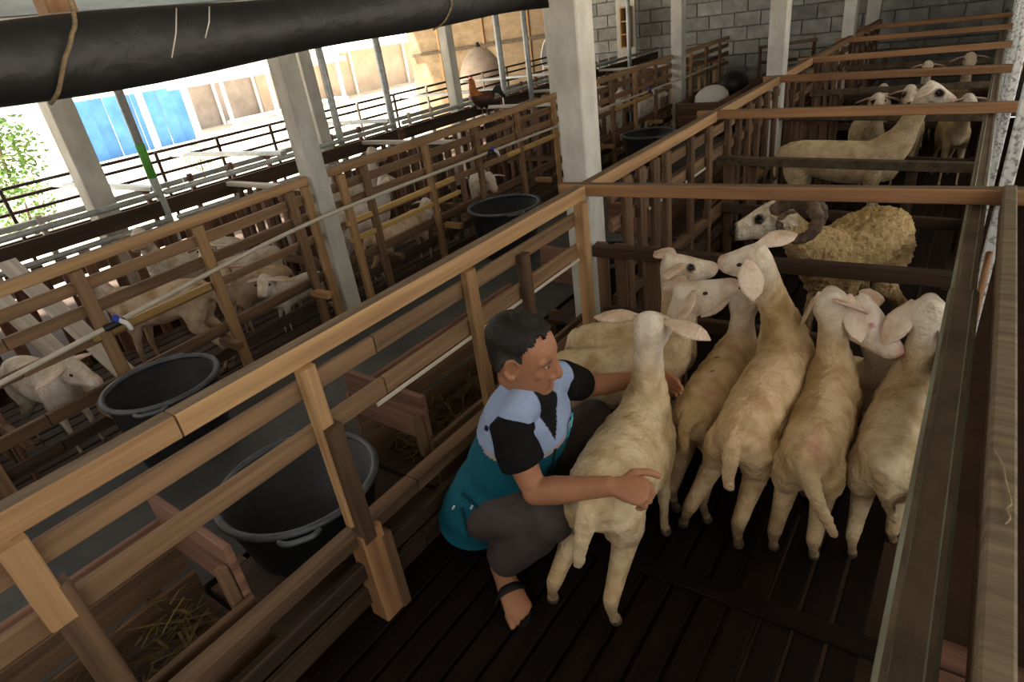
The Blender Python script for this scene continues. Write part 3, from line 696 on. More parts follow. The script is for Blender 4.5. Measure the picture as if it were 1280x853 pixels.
for a, b in (((.876, 1.762), (.824, 1.664)), ((.958, 1.76), (.92, 1.695))):
    q = [(-1.535, a[0], a[1]), (-1.525, (a[0] + b[0]) / 2, (a[1] + b[1]) / 2), (-1.532, b[0], b[1])]
    vs, fs = tube(q, [.0016] * 3, seg=6, cap=0); mobj('string', vs, fs, pvc, tp, q[0], True)
cb = tag(beam('roof_beam', (-2.25, -.5, 1.86), (-2.25, 6, 1.86), .06, .08, galv), 'grey steel roof beam behind the tarpaulin roll', 'beam')
for y in (-.45, 2.9, 5.95): beam('hanger', (-2.25, y, 1.9), (-2.25, y, 2.74), .03, .03, galv, cb)
rb = tag(beam('roof_post', (-1.95, .80, 1.80), (-1.95, .80, 2.74), .07, .07, wood_cross), 'short reddish roof strut behind the rope on the tarpaulin roll', 'strut')

# ================================================================== animals
CREAM = np.array((.70, .57, .385)); PALE = np.array((.80, .73, .63)); PINK = np.array((.60, .40, .33)); HOOF = np.array((.17, .13, .10))
def nz3(co, s, seed=0):
    return np.array([mnoise.noise(V((c[0] * s + seed, c[1] * s - seed, c[2] * s + seed * .5))) for c in co])
def animal(name, label, cat, hip, wth, poll, nose, hoof=None, tail=None, k=1.0, wd=1.0, base=CREAM, legc=None, facec=PALE, voxel=.0095, group=None,
           ear=(1.0, -.3, -.45), ear_len=.125, patches=(), headup=None, shift=(0, 0), curly=0, horns=None, lying=False, dirt=.5, seed=1, earsz=1.0, eyes=True, headk=1.0, spots=()):
    up = V((0, 0, 1)); hip, wth, poll, nose = V(hip), V(wth), V(poll), V(nose)
    off = V((shift[0], shift[1], 0)); hip += off; wth += off; poll += off; nose += off
    d3 = wth - hip; L = d3.length; d = V((d3.x, d3.y, 0)).normalized(); s = d.cross(up)      # s: animal's right side
    parts = []
    prof = [(-.36, .018, .03, .075), (-.33, .055, .06, .035), (-.22, .090, .088, .012), (-.06, .112, .108, .0), (.2, .120, .122, .0), (.5, .126, .135, .004),
            (.78, .116, .138, .006), (1.0, .088, .135, .0), (1.16, .070, .122, .02), (1.27, .05, .095, .055), (1.34, .02, .04, .105)]
    L0 = max(L, .40 * k)
    rings = []
    for t, rw, rh, dr in prof:
        c = hip + d3 * min(max(t, 0), 1) * 1.0
        if t < 0: c = hip + d * t * L0
        if t > 1: c = wth + d * (t - 1) * L0
        rings.append((c - up * ((dr + rh) * k), s, up, rw * k * wd, rh * k))
    parts.append(loft(rings, 20))
    # head frame
    hd = (nose - poll).normalized(); hl = (nose - poll).length / .205
    hint = V(headup) if headup else up + (-d) * max(0, hd.z) * 3
    hu = (hint - hd * hint.dot(hd)).normalized(); ls = hd.cross(hu)                # ls: head's right
    hp = [(-.022, .024, .03), (-.008, .043, .047), (.03, .053, .058), (.07, .053, .063), (.105, .042, .054), (.14, .034, .043), (.17, .031, .036), (.19, .027, .03), (.203, .014, .016)]
    prof_up = [-.004, 0, .004, .004, .001, -.001, -.001, -.004, -.012]
    hk = headk
    rings = [(poll + hd * (u * hl) + hu * (pu - rh) * hk, ls, hu, rw * hk, rh * hk) for (u, rw, rh), pu in zip(hp, prof_up)]
    parts.append(loft(rings, 18))
    # neck
    n0 = wth + d * .04 * k - up * .13 * k; n1 = poll + hd * .018 - hu * .05 * hk
    bend = (n0 + n1) / 2 + d * .015
    npts = smooth_path([n0 - d * .04, n0 * .72 + n1 * .28 + d * .012, bend, n1], 3)
    nn = len(npts); nr = []
    for i in range(nn):
        t = i / (nn - 1); nr.append(((.062 * (1 - t) ** 1.8 + .042) * k, (.09 * (1 - t) ** 1.6 + .05) * k))
    parts.append(tube(npts, nr, up=tuple(-d + up * .2) if abs((n1 - n0).normalized().z) > .6 else (0, 0, 1), seg=16))
    # legs
    hoof = hoof or {}
    legpts = []
    for key in ('LH', 'RH', 'LF', 'RF'):
        sg = -1 if key[0] == 'L' else 1; hind = key[1] == 'H'
        top = (hip - d * .05 * k) if hind else (wth + d * .0 * k)
        top = top + s * sg * .058 * k * wd - up * .12 * k
        h = hoof.get(key)
        if h is None:
            h = top + s * sg * .012 - d * (.05 if hind else -.02) * k; h = V((h.x, h.y, 0))
        elif h == 0: continue
        else: h = V((h[0] + shift[0], h[1] + shift[1], h[2] if len(h) > 2 else 0))
        H_ = max(top.z - h.z, .1)
        def at(f, fw): 
            q = top.lerp(h, f); return q + d * fw * k
        toe = d
        if hind:
            P = [top, at(.18, .03), at(.36, .055), at(.52, -.012), at(.63, -.062), at(.72, -.052), at(.87, -.02), at(.94, .0), at(.985, .012)]
            r = [.070, .072, .050, .029, .025, .0185, .0155, .020, .0215]
            if key in ('LH', 'RH'): r = [(a * .8 if i < 3 else a, a * (1.12 if i < 3 else 1)) for i, a in enumerate(r)]
        else:
            P = [top, at(.2, .0), at(.36, -.012), at(.5, .004), at(.60, .012), at(.70, .006), at(.87, .0), at(.94, .01), at(.985, .018)]
            r = [.055, .050, .036, .025, .024, .018, .0155, .019, .021]
        r = [(a[0] * k, a[1] * k) if isinstance(a, tuple) else a * k for a in r]
        parts.append(tube(P, r, up=tuple(d), seg=12)); legpts.append(h)
    # tail
    tb = hip - d * (.32 * L0) - up * .06 * k
    tt = V(tail) + off if tail else tb - d * .045 - up * .19 * k
    md = tb.lerp(tt, .45) - d * .022
    parts.append(tube(smooth_path([tb + d * .05 + up * .01, tb - d * .008, md, tt], 3), [.042 * k * (1 - .62 * i / 9) for i in range(10)], up=tuple(d), seg=12, flat=.7))
    me = remesh(parts, voxel, 3, .5)
    # ears: thin cupped leaves rooted in the head
    ears = []
    for sg in (-1, 1):
        b0 = poll + hd * .032 * hl + ls * sg * .042 * hk - hu * .022 * hk
        e = ear[0 if sg < 0 else 1] if isinstance(ear[0], (tuple, list)) else ear
        dr = (ls * sg * e[0] + hd * e[1] + hu * e[2]).normalized(); El = ear_len * hk
        wv = dr.cross(hu * .8 - hd * .6).normalized(); nv = wv.cross(dr)
        q = []
        for u, ww in ((-.08, .013), (.08, .018), (.25, .030), (.45, .039), (.65, .037), (.82, .027), (.95, .010), (1.0, .002)):
            q.append((b0 + dr * u * El - up * (.02 * u * u), wv, nv, ww * earsz, .006 if u < .9 else .003))
        ears.append(loft(q, 10))
    nrm_ = np.zeros(len(me.vertices) * 3); me.vertices.foreach_get('normal', nrm_); nrm_ = nrm_.reshape(-1, 3)
    (vs, fs), nb = append_shells(me, ears); bpy.data.meshes.remove(me)
    co = np.array([tuple(v) for v in vs])
    if voxel < .0105:      # tufts and folds of the fleece
        b = co[:nb]; hm_ = np.clip((np.linalg.norm(b - np.array(poll + hd * .08), axis=1) - .13) / .1, 0, 1) * np.clip((b[:, 2] - .22) / .12, 0, 1)
        co[:nb] += nrm_ * ((nz3(b, 38, seed) * .0048 + nz3(b, 80, seed + 5) * .0026) * hm_)[:, None]
    if curly:
        b = co[:nb]; me2 = None
        cent = np.array(hip + (wth - hip) * .4 - up * .15)
        nrm = b - cent; nrm /= np.linalg.norm(nrm, axis=1)[:, None] + 1e-6
        hdist = np.linalg.norm(b - np.array(poll), axis=1)
        msk = np.clip((b[:, 2] - .22) / .1, 0, 1) * np.clip((hdist - .22) / .1, 0, 1)
        v = np.array([mnoise.voronoi(V(c) * 42)[0][0] for c in b]); v2 = np.array([mnoise.noise(V(c) * 60) for c in b])
        co[:nb] += nrm * ((curly * (.6 - v * 1.4) + v2 * curly * .35) * msk)[:, None]
    # colours of the coat itself
    n1_ = nz3(co, 7, seed * 3.1); n2_ = nz3(co, 22, seed)
    c = np.tile(base, (len(co), 1))
    stain = np.clip((n1_ * 1.3 + n2_ * .5) * dirt, -.12, 1)[:, None]
    c = c * (1 - .38 * np.clip(stain, 0, 1)) * (1 + .15 * np.clip(-stain, 0, 1)); c[:, 2] *= (1 - .22 * np.clip(stain[:, 0], 0, 1))
    def blend(mask, colr):
        m_ = np.clip(mask, 0, 1)[:, None]; return c * (1 - m_) + np.array(colr) * m_
    dp = np.linalg.norm(co - np.array(poll + hd * .1), axis=1); c = blend((.20 - dp) / .08, facec)
    lg = np.array(legc if legc is not None else base * np.array((.80, .74, .68)))
    c = blend((.30 * k - co[:, 2]) / .12 * (.6 + n2_ * .8), lg)
    c[np.arange(len(co)) >= nb] = facec * np.array((1.0, .90, .87))
    dn = np.linalg.norm(co - np.array(nose), axis=1); c = blend((.055 - dn) / .03 * .75, PINK)
    for h in legpts:
        m_ = (co[:, 2] < h.z + .035) & (np.linalg.norm(co[:, :2] - np.array(h)[:2], axis=1) < .06); c[m_] = HOOF
    for (u, sd, v_, r, colr) in patches:
        pc = np.array(poll + hd * u + ls * sd + hu * v_); dd = np.linalg.norm(co - pc, axis=1); c = blend((r - dd) / (r * .25) + n2_ * .3, colr)
    for (sp, r, colr, st_) in spots:
        dd = np.linalg.norm(co[:, :2] - np.array(sp)[:2], axis=1) + (co[:, 2] < .4) * 9; c = blend(((r - dd) / (r * .6) + n2_ * .3) * st_ * (dd < r * 1.6), colr)
    g = hip.lerp(wth, .4); g.z = 0
    o = finish(name, [V(x) for x in co], fs, woolm if curly else fleece, c, None, tuple(g)); tag(o, label, cat, group)
    if eyes:
        for sg in (-1, 1):
            ec = poll + hd * .078 * hl + ls * sg * .0475 * hk - hu * .026 * hk
            v, f = ellipsoid(ec, (hd, hu, ls), (.009, .0062, .0065), 10, 6); mobj('eye', v, f, eyem, o, ec, True)
    if horns:
        for sg in (-1, 1):
            cc = V(horns) + (V((0, 0, 0)) if sg < 0 else V((-.02, .15, -.035))); pts = []; rad = []
            for i in range(80):
                t = i / 79; a = math.radians(158 - 430 * t); r = .086 * (1 - .42 * t)
                pts.append(cc + V((math.cos(a), -.05 * t * (1 if sg < 0 else -1) / r * .1, math.sin(a))) * r + V((0, sg * .05 * t, 0)))
                rad.append((.027 * (1 - t) ** .75 + .005) * (1 + .07 * (1 if i % 4 < 2 else -1)))
            v, f = tube(pts, rad, up=(0, 1, 0), seg=14); mobj('horn', v, f, hornm, o, pts[0], True)
    return o

SG = 'sheep in the crowded pen'
sheepA = animal('sheep', 'cream sheep held by the squatting man, seen from behind with both ears spread', 'sheep',
    (-.665, 1.165, .565), (-.71, 1.48, .555), (-.692, 1.525, .835), (-.692, 1.68, .745),
    {'LH': (-.835, 1.05), 'RH': (-.625, 1.075), 'LF': (-.75, 1.47), 'RF': (-.63, 1.47)}, tail=(-.675, .985, .315), k=1.0, group=SG, seed=1, ear=((1.0, -.1, -.05), (1.0, -.1, -.1)), ear_len=.145, base=CREAM * 1.06)
animal('sheep', 'cream sheep with a black eye spot, facing the ram across the cross fence', 'sheep',
    (-1.10, 1.97, .50), (-.86, 2.03, .54), (-.845, 2.06, .80), (-.69, 2.16, .745), {}, k=.90, group=SG, seed=2, patches=((.078, .045, -.024, .02, (.02, .018, .016)),), ear=((1, -.5, -.1), (1, -.6, -.05)), base=CREAM * .98)
animal('sheep', 'cream sheep behind the man\'s outstretched arm, head raised beside the black-spotted one', 'sheep',
    (-1.07, 1.745, .50), (-.835, 1.80, .54), (-.72, 1.83, .79), (-.555, 1.93, .80), {}, k=.90, group=SG, seed=3, ear=((1, -.6, -.1), (1, -.5, -.3)), base=CREAM * 1.0)
DUSTY = CREAM * np.array((.92, .86, .80)); RAW = (.52, .27, .21); INK = (.03, .025, .02)
animal('sheep', 'cream sheep with two dark flecks on its back, its head hidden behind a raised neck', 'sheep',
    (-.585, 1.69, .505), (-.58, 2.00, .535), (-.575, 2.07, .69), (-.60, 2.21, .63), {}, tail=(-.582, 1.515, .36), k=.92, wd=.84, group=SG, seed=4, base=DUSTY, legc=(.26, .17, .11),
    ear=((1, -.2, -.7), (1, -.2, -.7)), dirt=.8, spots=(((-.60, 1.865), .012, INK, 1), ((-.585, 1.775), .012, INK, 1), ((-.555, 1.67), .035, RAW, .5)))
animal('sheep', 'tallest sheep of the crowded pen, neck stretched up and head turned towards the ram', 'sheep',
    (-.40, 1.57, .585), (-.392, 1.95, .63), (-.475, 1.82, .955), (-.605, 1.83, .90),
    {'LH': (-.60, 1.54), 'RH': (-.405, 1.535), 'LF': (-.44, 1.94), 'RF': (-.34, 1.94)}, tail=(-.405, 1.405, .36), k=.99, wd=.80, group=SG, seed=5, legc=(.34, .23, .14), base=DUSTY * 1.04,
    ear=((1, -.2, -.55), (.65, -1.0, -.1)), headup=(.1, -.2, 1), dirt=.9)
animal('sheep', 'cream sheep with reddish rubbed rump and thick tail, looking away over the cross fence', 'sheep',
    (-.222, 1.56, .56), (-.232, 1.86, .575), (-.265, 1.90, .80), (-.295, 2.05, .76),
    {'LH': (-.305, 1.58), 'RH': (-.185, 1.60), 'LF': (-.275, 1.87), 'RF': (-.19, 1.87)}, tail=(-.12, 1.425, .29), k=.93, wd=.80, group=SG, seed=6, ear=((.25, .5, -.6), (.5, -.35, -1.2)), base=DUSTY, legc=(.42, .31, .21), dirt=.8,
    spots=(((-.20, 1.47), .04, RAW, .5), ((-.215, 1.52), .03, RAW, .4)))
animal('sheep', 'pink-faced sheep with closed eyes, nuzzling its neighbour by the channel rail', 'sheep',
    (-.335, 2.175, .43), (-.125, 2.175, .43), (-.178, 1.975, .762), (-.046, 1.912, .628), {}, k=.72, group=SG, seed=7, facec=np.array((.78, .69, .62)), eyes=False, patches=((.08, .05, -.028, .013, (.50, .24, .24)), (.205, 0, -.02, .026, (.62, .30, .28))), base=CREAM * .92, ear=(1, -.7, .0), headup=(.3, .2, 1), headk=1.05)
animal('sheep', 'pale sheep pressed against the channel rail, seen from behind', 'sheep',
    (-.046, 1.63, .54), (-.034, 1.93, .56), (-.02, 1.92, .80), (-.025, 2.08, .76), {'LH': (-.085, 1.66), 'RH': (.015, 1.78)}, tail=(.005, 1.60, .25), k=.84, wd=.84, group=SG, seed=8, ear=((.5, -.35, -1.0), (.45, -.2, -1.0)), base=CREAM * .94)

ram = animal('ram', 'long-woolled tan ram with dark spiral horns and a black-eyed white face', 'ram',
    (-.30, 3.06, .70), (-.42, 2.90, .66), (-.615, 2.57, .865), (-.785, 2.50, .755), {}, k=1.15, wd=1.2, group=None, seed=9, curly=.02, base=np.array((.64, .51, .31)), facec=np.array((1.0, 1.0, .98)), voxel=.011,
    patches=((.085, -.05, -.02, .028, (.02, .018, .016)), (.205, 0, -.02, .05, (.03, .026, .024))), horns=(-.508, 2.515, .805), ear=((1, -.75, -.55), (1, -.4, -.5)), ear_len=.11, headk=1.15)
P3 = 'sheep in the pens beyond the ram'
animal('sheep', 'sleek cream sheep with long raised neck and black eye patch, standing broadside', 'sheep',
    (-.93, 4.62, .66), (-.50, 4.62, .66), (-.26, 4.62, 1.0), (-.115, 4.60, .90), {}, k=1.02, seed=10, voxel=.012, patches=((.08, .05, -.02, .036, (.025, .02, .02)), (.2, 0, -.02, .03, (.03, .026, .024))), base=CREAM * .95, dirt=.3, group=P3)
for i, (hx, hy, wx, wy, px, py, pz, nx, ny, nzz, lb, pt) in enumerate((
    (-.80, 6.15, -.68, 5.85, -.655, 5.66, .79, -.62, 5.50, .70, 'white-faced sheep with a black-ringed eye looking out behind the standing one', True),
    (-.45, 6.25, -.45, 5.92, -.455, 5.68, .83, -.43, 5.50, .72, 'pale sheep facing forward with a dark nose behind the standing one', True),
    (-.18, 6.25, -.12, 5.95, -.09, 5.78, .74, -.03, 5.60, .66, 'pale sheep lowering its head by the channel rail', False),
    (-.58, 7.5, -.48, 7.25, -.46, 7.05, .83, -.45, 6.90, .75, 'far pale sheep with raised head beyond the fourth cross fence', False),
    (-.30, 7.6, -.19, 7.35, -.16, 7.2, .86, -.14, 7.05, .78, 'greyish far sheep next to the channel rail', False),
    (-.85, 7.4, -.80, 7.15, -.78, 7.0, .66, -.77, 6.86, .56, 'tan far sheep with its head low', False))):
    animal('sheep', lb, 'sheep', (hx, hy, .52), (wx, wy, .54), (px, py, pz), (nx, ny, nzz), {}, k=.82, seed=11 + i, voxel=.015, group=P3,
        patches=((.08, .045, -.02, .03, (.03, .026, .024)), (.2, 0, -.02, .03, (.04, .035, .03))) if pt else (), base=CREAM * (.9 if i != 4 else .75))
GG = 'goats and sheep across the aisle'
GREY = np.array((.60, .58, .57)); BRN = np.array((.42, .33, .25)); WHT = np.array((.72, .68, .62))
for i, (a, b_, p_, n_, base, lb, kk) in enumerate((
    ((-3.60, .66, .50), (-3.34, .70, .50), (-3.14, .74, .56), (-3.02, .80, .43), WHT, 'white-headed goat poking its face through the fence beside a tub and the leaning planks', .8),
    ((-4.0, .25, .62), (-3.65, .3, .62), (-3.5, .3, .80), (-3.38, .36, .72), WHT * .95, 'white goat behind the pale leaning planks', .9),
    ((-3.50, 1.50, .58), (-3.80, 1.30, .58), (-3.94, 1.22, .66), (-4.06, 1.17, .52), BRN * 1.3, 'brown-backed sheep seen from the rump, between the first two valves of the water pipe', .92),
    ((-4.12, 2.1, .56), (-4.17, 1.75, .58), (-4.1, 1.62, .80), (-4.0, 1.5, .72), WHT, 'white-faced goat with dark and red collar at the back of the pen', .85),
    ((-3.60, 2.09, .42), (-3.64, 1.86, .44), (-3.58, 1.78, .56), (-3.46, 1.70, .47), BRN * 1.5, 'tan goat resting its head near the leaning-looking column', .75),
    ((-3.84, 2.22, .48), (-3.83, 1.95, .50), (-3.8, 1.85, .66), (-3.72, 1.73, .58), WHT, 'white goat behind the tan resting goat', .8),
    ((-3.37, 2.2, .36), (-3.38, 1.97, .38), (-3.38, 1.90, .46), (-3.34, 1.81, .36), WHT * .9, 'low white kid in front of the leaning-looking column', .62),
    ((-3.68, 2.78, .56), (-3.66, 3.14, .58), (-3.64, 3.27, .72), (-3.56, 3.40, .62), GREY * 1.15, 'bluish-white goat behind the yellow pine rails', .9),
    ((-3.40, 2.90, .44), (-3.40, 3.30, .45), (-3.38, 3.42, .50), (-3.34, 3.53, .38), BRN * 1.6, 'beige goat lying below the bluish-white one', .78),
    ((-4.1, 3.1, .62), (-4.1, 3.5, .64), (-4.1, 3.62, .84), (-4.05, 3.75, .74), WHT, 'cream goat at the back of the pen past the leaning-looking column', .9),
    ((-3.55, 4.30, .5), (-3.38, 4.08, .5), (-3.2, 4.0, .55), (-3.08, 3.93, .43), WHT, 'white goat reaching for the tub past the leaning-looking column', .78),
    ((-3.55, 5.9, .55), (-3.5, 6.25, .56), (-3.48, 6.38, .68), (-3.36, 6.46, .6), WHT, 'white goat seen past the concrete column beside the man', .85),
    ((-3.6, 6.75, .55), (-3.6, 7.1, .56), (-3.58, 7.22, .72), (-3.46, 7.3, .64), WHT * .95, 'far white goat beside the pale far column', .85),
    ((-3.45, 7.6, .52), (-3.45, 7.9, .53), (-3.42, 8.0, .62), (-3.32, 8.08, .52), GREY, 'far greyish goat next to the crate', .8))):
    animal('goat', lb, 'goat', a, b_, p_, n_, {}, k=kk, seed=30 + i, voxel=.016, group=GG, base=base, facec=WHT if i != 4 else BRN * 1.6, ear_len=.13)

# ================================================================== the squatting man
man_up = V((.30, .0, .954)).normalized(); man_f = V((.954, .0, -.30)).normalized(); man_l = V((0, 1, 0))
PEL = V((-1.085, 1.165, .285)); CH = V((-.965, 1.18, .52)); NB = V((-.895, 1.185, .705)); HC = V((-.899, 1.153, .838))
SR = V((-.885, 1.035, .672)); SL = V((-.895, 1.335, .655)); ER = V((-.803, 1.008, .508)); WR = V((-.592, 1.055, .575)); EL = V((-.925, 1.535, .505)); WL = V((-.765, 1.645, .515))
KR = V((-.792, 1.048, .385)); AR = V((-1.015, 1.042, .098)); KL = V((-.915, 1.525, .375)); AL = V((-1.06, 1.335, .095)); HR = V((-1.07, 1.07, .285)); HLt = V((-1.07, 1.26, .285))
man = thing('person', 'squatting man in a white and teal vest and black T-shirt, holding a sheep', 'person', (-1.0, 1.15, 0))
# head frame
hf = V((.90, .30, -.30)).normalized(); hu_ = V((.22, .02, .97)); hu_ = (hu_ - hf * hu_.dot(hf)).normalized(); hl_ = hu_.cross(hf).normalized()
def hpnt(f, l, u): return HC + hf * f + hl_ * l + hu_ * u
HRINGS = [(-.118, .020, .018, .068), (-.108, .036, .030, .060), (-.090, .049, .055, .040), (-.062, .059, .076, .020), (-.03, .0655, .087, .008), (.0, .069, .092, .003), (.03, .0725, .097, -.003), (.06, .0715, .094, -.007), (.085, .061, .08, -.010), (.104, .040, .055, -.012), (.114, .014, .02, -.013)]
def head_rings(inf=0.0):
    return [(hpnt(o_, 0, z * (1 + inf * 6)), hl_, hf, a + inf, b_ + inf) for z, a, b_, o_ in HRINGS]
parts = [loft(head_rings(), 28)]
parts.append(tube([hpnt(.088, 0, .028), hpnt(.099, 0, .0), hpnt(.110, 0, -.022), hpnt(.112, 0, -.030)], [.009, .011, .014, .012], up=tuple(hl_), seg=10))      # nose
for sg in (-1, 1):
    parts.append(ellipsoid(hpnt(.098, sg * .013, -.032), (hf, hl_, hu_), (.012, .010, .009), 10, 6))                         # nostril wing
    parts.append(tube([hpnt(.083, sg * .012, .034), hpnt(.080, sg * .032, .037), hpnt(.062, sg * .054, .028)], [.008, .009, .007], seg=8))   # brow
    parts.append(ellipsoid(hpnt(.056, sg * .042, -.012), (hf, hl_, hu_), (.022, .016, .020), 10, 6))                         # cheek bone
    # ear
    q = [hpnt(-.004 + .019 * math.cos(a), sg * (.074 + .006 * math.sin(a * .5)), .002 + .031 * math.sin(a)) for a in np.linspace(.6, 5.4, 12)]
    parts.append(tube(q, [.0055] * 12, seg=8)); parts.append(ellipsoid(hpnt(-.004, sg * .069, .0), (hf, hl_, hu_), (.016, .007, .026), 10, 6))
parts.append(ellipsoid(hpnt(.079, 0, -.058), (hf, hl_, hu_), (.018, .026, .007), 12, 6)); parts.append(ellipsoid(hpnt(.076, 0, -.073), (hf, hl_, hu_), (.017, .022, .008), 12, 6))
parts.append(ellipsoid(hpnt(.072, 0, -.104), (hf, hl_, hu_), (.016, .022, .014), 10, 6))
# neck, torso
parts.append(tube([NB - man_up * .04, NB + man_up * .02, hpnt(-.012, 0, -.06), hpnt(-.01, 0, -.03)], [(.066, .066), (.058, .058), (.053, .056), (.05, .06)], up=tuple(man_f), seg=18))
parts.append(tube([PEL, PEL.lerp(CH, .5), CH, NB - man_up * .06, NB], [(.15, .11), (.14, .10), (.155, .105), (.115, .08), (.06, .06)], up=tuple(man_f), seg=20))
def arm(Sh, E_, W_, k=1.0):
    m1 = Sh.lerp(E_, .45); 
    return [tube([Sh.lerp(E_, .2), m1, E_.lerp(Sh, .12)], [.043 * k, .042 * k, .036 * k], seg=14), ellipsoid(E_, XYZ, (.037 * k,) * 3, 12, 8),
            tube([E_, E_.lerp(W_, .28), E_.lerp(W_, .65), W_], [.036 * k, .0395 * k, .031 * k, (.024 * k, .0275 * k)], seg=14)]
parts += arm(SR, ER, WR); parts += arm(SL, EL, WL, .95)
def hand(Wp, dr, pn, thumb_side, curl, spread=.0, k=1.0):
    """Wp wrist, dr direction of the palm, pn direction the palm faces, thumb_side lateral"""
    dr = V(dr).normalized(); pn = V(pn); pn = (pn - dr * pn.dot(dr)).normalized(); th = V(thumb_side); th = (th - dr * th.dot(dr) - pn * th.dot(pn)).normalized()
    out = [tube([Wp, Wp + dr * .035 * k, Wp + dr * .075 * k], [(.024 * k, .019 * k), (.036 * k, .018 * k), (.040 * k, .015 * k)], up=tuple(pn), seg=14)]
    for i, (o_, ln) in enumerate(((.030, .072), (.010, .082), (-.011, .077), (-.030, .060))):
        base = Wp + dr * (.080 - .004 * abs(i - 1)) * k + th * o_ * k; p = [base - dr * .02 * k]; a = 0; cur = base; p.append(cur)
        for sgm, c_ in zip((.45, .32, .23), curl):
            a += c_; v = dr * math.cos(a) + pn * math.sin(a) + th * spread * (1 if o_ > 0 else -1) * .5
            cur = cur + v.normalized() * ln * sgm * k; p.append(cur)
        out.append(tube(p, [.0095 * k, .0095 * k, .0088 * k, .0080 * k, .0068 * k], seg=10))
    tb = Wp + dr * .028 * k + th * .028 * k
    p = [tb - th * .012 * k, tb + (th * .7 + dr * .6) * .03 * k + pn * .008 * k, tb + (th * .8 + dr * 1.25) * .042 * k + pn * .018 * k, tb + (th * .7 + dr * 1.75) * .047 * k + pn * .032 * k]
    out.append(tube(p, [.0155 * k, .0125 * k, .0105 * k, .0085 * k], seg=10))
    return out
parts += hand(WR, (.80, .22, -.05), (.0, .45, -.9), (-.05, .75, .45), (.95, 1.15, .8))
parts += hand(WL, (.97, .03, .02), (.0, -.97, -.1), (.05, -.1, 1), (.25, .35, .4), k=.95)
def foot(A, dr, side):
    dr = V(dr).normalized(); sd = V((0, 0, 1)).cross(dr); out = []; z = V((0, 0, 1)); G = V((A.x, A.y, .018))
    out.append(tube([A + z * .06, A, G - dr * .02 + z * .03], [.036, .034, .032], seg=12))
    out.append(tube([G - dr * .045 + z * .02, G + dr * .02 + z * .028, G + dr * .09 + z * .026, G + dr * .15 + z * .012], [(.030, .026), (.034, .036), (.042, .028), (.045, .014)], seg=14))
    for i in range(5):
        o_ = (-.036 + i * .0185) * side; ln = (.046, .044, .040, .034, .027)[i]; r = (.0125, .0095, .009, .0085, .008)[i]
        b_ = G + dr * (.145 - .006 * i) + sd * -o_ + z * .006
        out.append(tube([b_, b_ + dr * ln * .55 + z * .004, b_ + dr * ln - z * .003], [r, r, r * .9], seg=10))
    return out
FR = V((.80, -.55, 0)); FL = V((.93, -.2, 0))
parts += foot(AR, FR, -1); parts += foot(AL, FL, 1)
for H_, K_, A_ in ((HR, KR, AR), (HLt, KL, AL)):
    parts.append(tube([H_, H_.lerp(K_, .5), K_], [.07, .06, .045], seg=14)); parts.append(tube([K_, K_.lerp(A_, .4), A_], [.045, .045, .034], seg=14))
me = remesh(parts, .0046, 2, .5); co = mesh_np(me); fs = [tuple(p.vertices) for p in me.polygons]; bpy.data.meshes.remove(me)
SK = np.array((.44, .215, .12))
n_ = nz3(co, 14, 5); c = np.tile(SK, (len(co), 1)) * (1 + .10 * n_[:, None])
def hm(p, r, colr, c, soft=.4):
    dd = np.linalg.norm(co - np.array(p), axis=1); m_ = np.clip((r - dd) / (r * soft), 0, 1)[:, None]; return c * (1 - m_) + np.array(colr) * m_
c = hm(hpnt(.088, 0, -.066), .022, (.30, .11, .075), c)
for sg in (-1, 1): c = hm(hpnt(.076, sg * .032, .036), .016, (.06, .035, .025), c, .6)
c = hm(hpnt(.082, .0, -.048), .016, (.22, .11, .07), c, .9)
body = finish('body', [V(x) for x in co], fs, skinm, c, man, tuple(PEL))
for sg in (-1, 1):
    ec = hpnt(.0745, sg * .032, .013); v, f = ellipsoid(ec, (hf, hl_, hu_), (.0105, .0125, .0062), 12, 8); e = mobj('eye', v, f, eyewhite, body, ec, True)
    v, f = ellipsoid(ec + hf * .0055, (hf, hl_, hu_), (.0066, .0075, .0060), 10, 6); mobj('iris', v, f, eyem, e, ec, True)
    q = [hpnt(.0765 - .012 * (t * t), sg * (.032 + .015 * t), .0225 - .006 * t * t) for t in np.linspace(-1, 1, 7)]
    v, f = tube(q, [.004] * 7, seg=8); lid = mobj('eyelid', v, f, mat('eyelid_skin', (.22, .10, .055), .5, bump=0), body, ec, True)
# hair: shell over the skull, cut at the hairline
seg = 88; rows = 64; vs = []; cols = []; fs = []
zz = np.linspace(-.085, .1185, rows)
zs = [r[0] for r in HRINGS]
def ringat(z):
    return [float(np.interp(z, zs, [r[i] for r in HRINGS])) for i in (1, 2, 3)]
keep = {}
for r_, z in enumerate(zz):
    a_, b_, o_ = ringat(min(z, .1135)); g = .0065 + .004 * max(0, min(1, (z - .02) / .06))
    for i in range(seg):
        t = 2 * math.pi * i / seg; nzv = mnoise.noise(V((math.cos(t) * 9, math.sin(t) * 9, z * 90))) * .0022
        ff = o_ + (b_ + g + nzv) * math.cos(t); ll = (a_ + g + nzv) * math.sin(t); zu = z + (.006 if z > .09 else 0)
        vs.append(hpnt(ff, ll, zu))
        if z > .078: line = .062 - .25 * max(0, .1 - z)
        elif z > .045: line = .030 + (z - .045) * .55
        elif z > .028: line = .020
        elif z > .0: line = -.020 + (z) * .7
        else: line = -.030 + z * .35
        lat = abs(ll)
        if z > .05 and lat > .035: line -= .018
        keep[(r_, i)] = ff < line + nzv * 2
        grey = max(0, min(1, (.055 - z) / .03)) * max(0, min(1, (ff + .06) / .03))
        cols.append(tuple(np.array((.10, .092, .088)) * grey + np.array((.016, .013, .012)) * (1 - grey)))
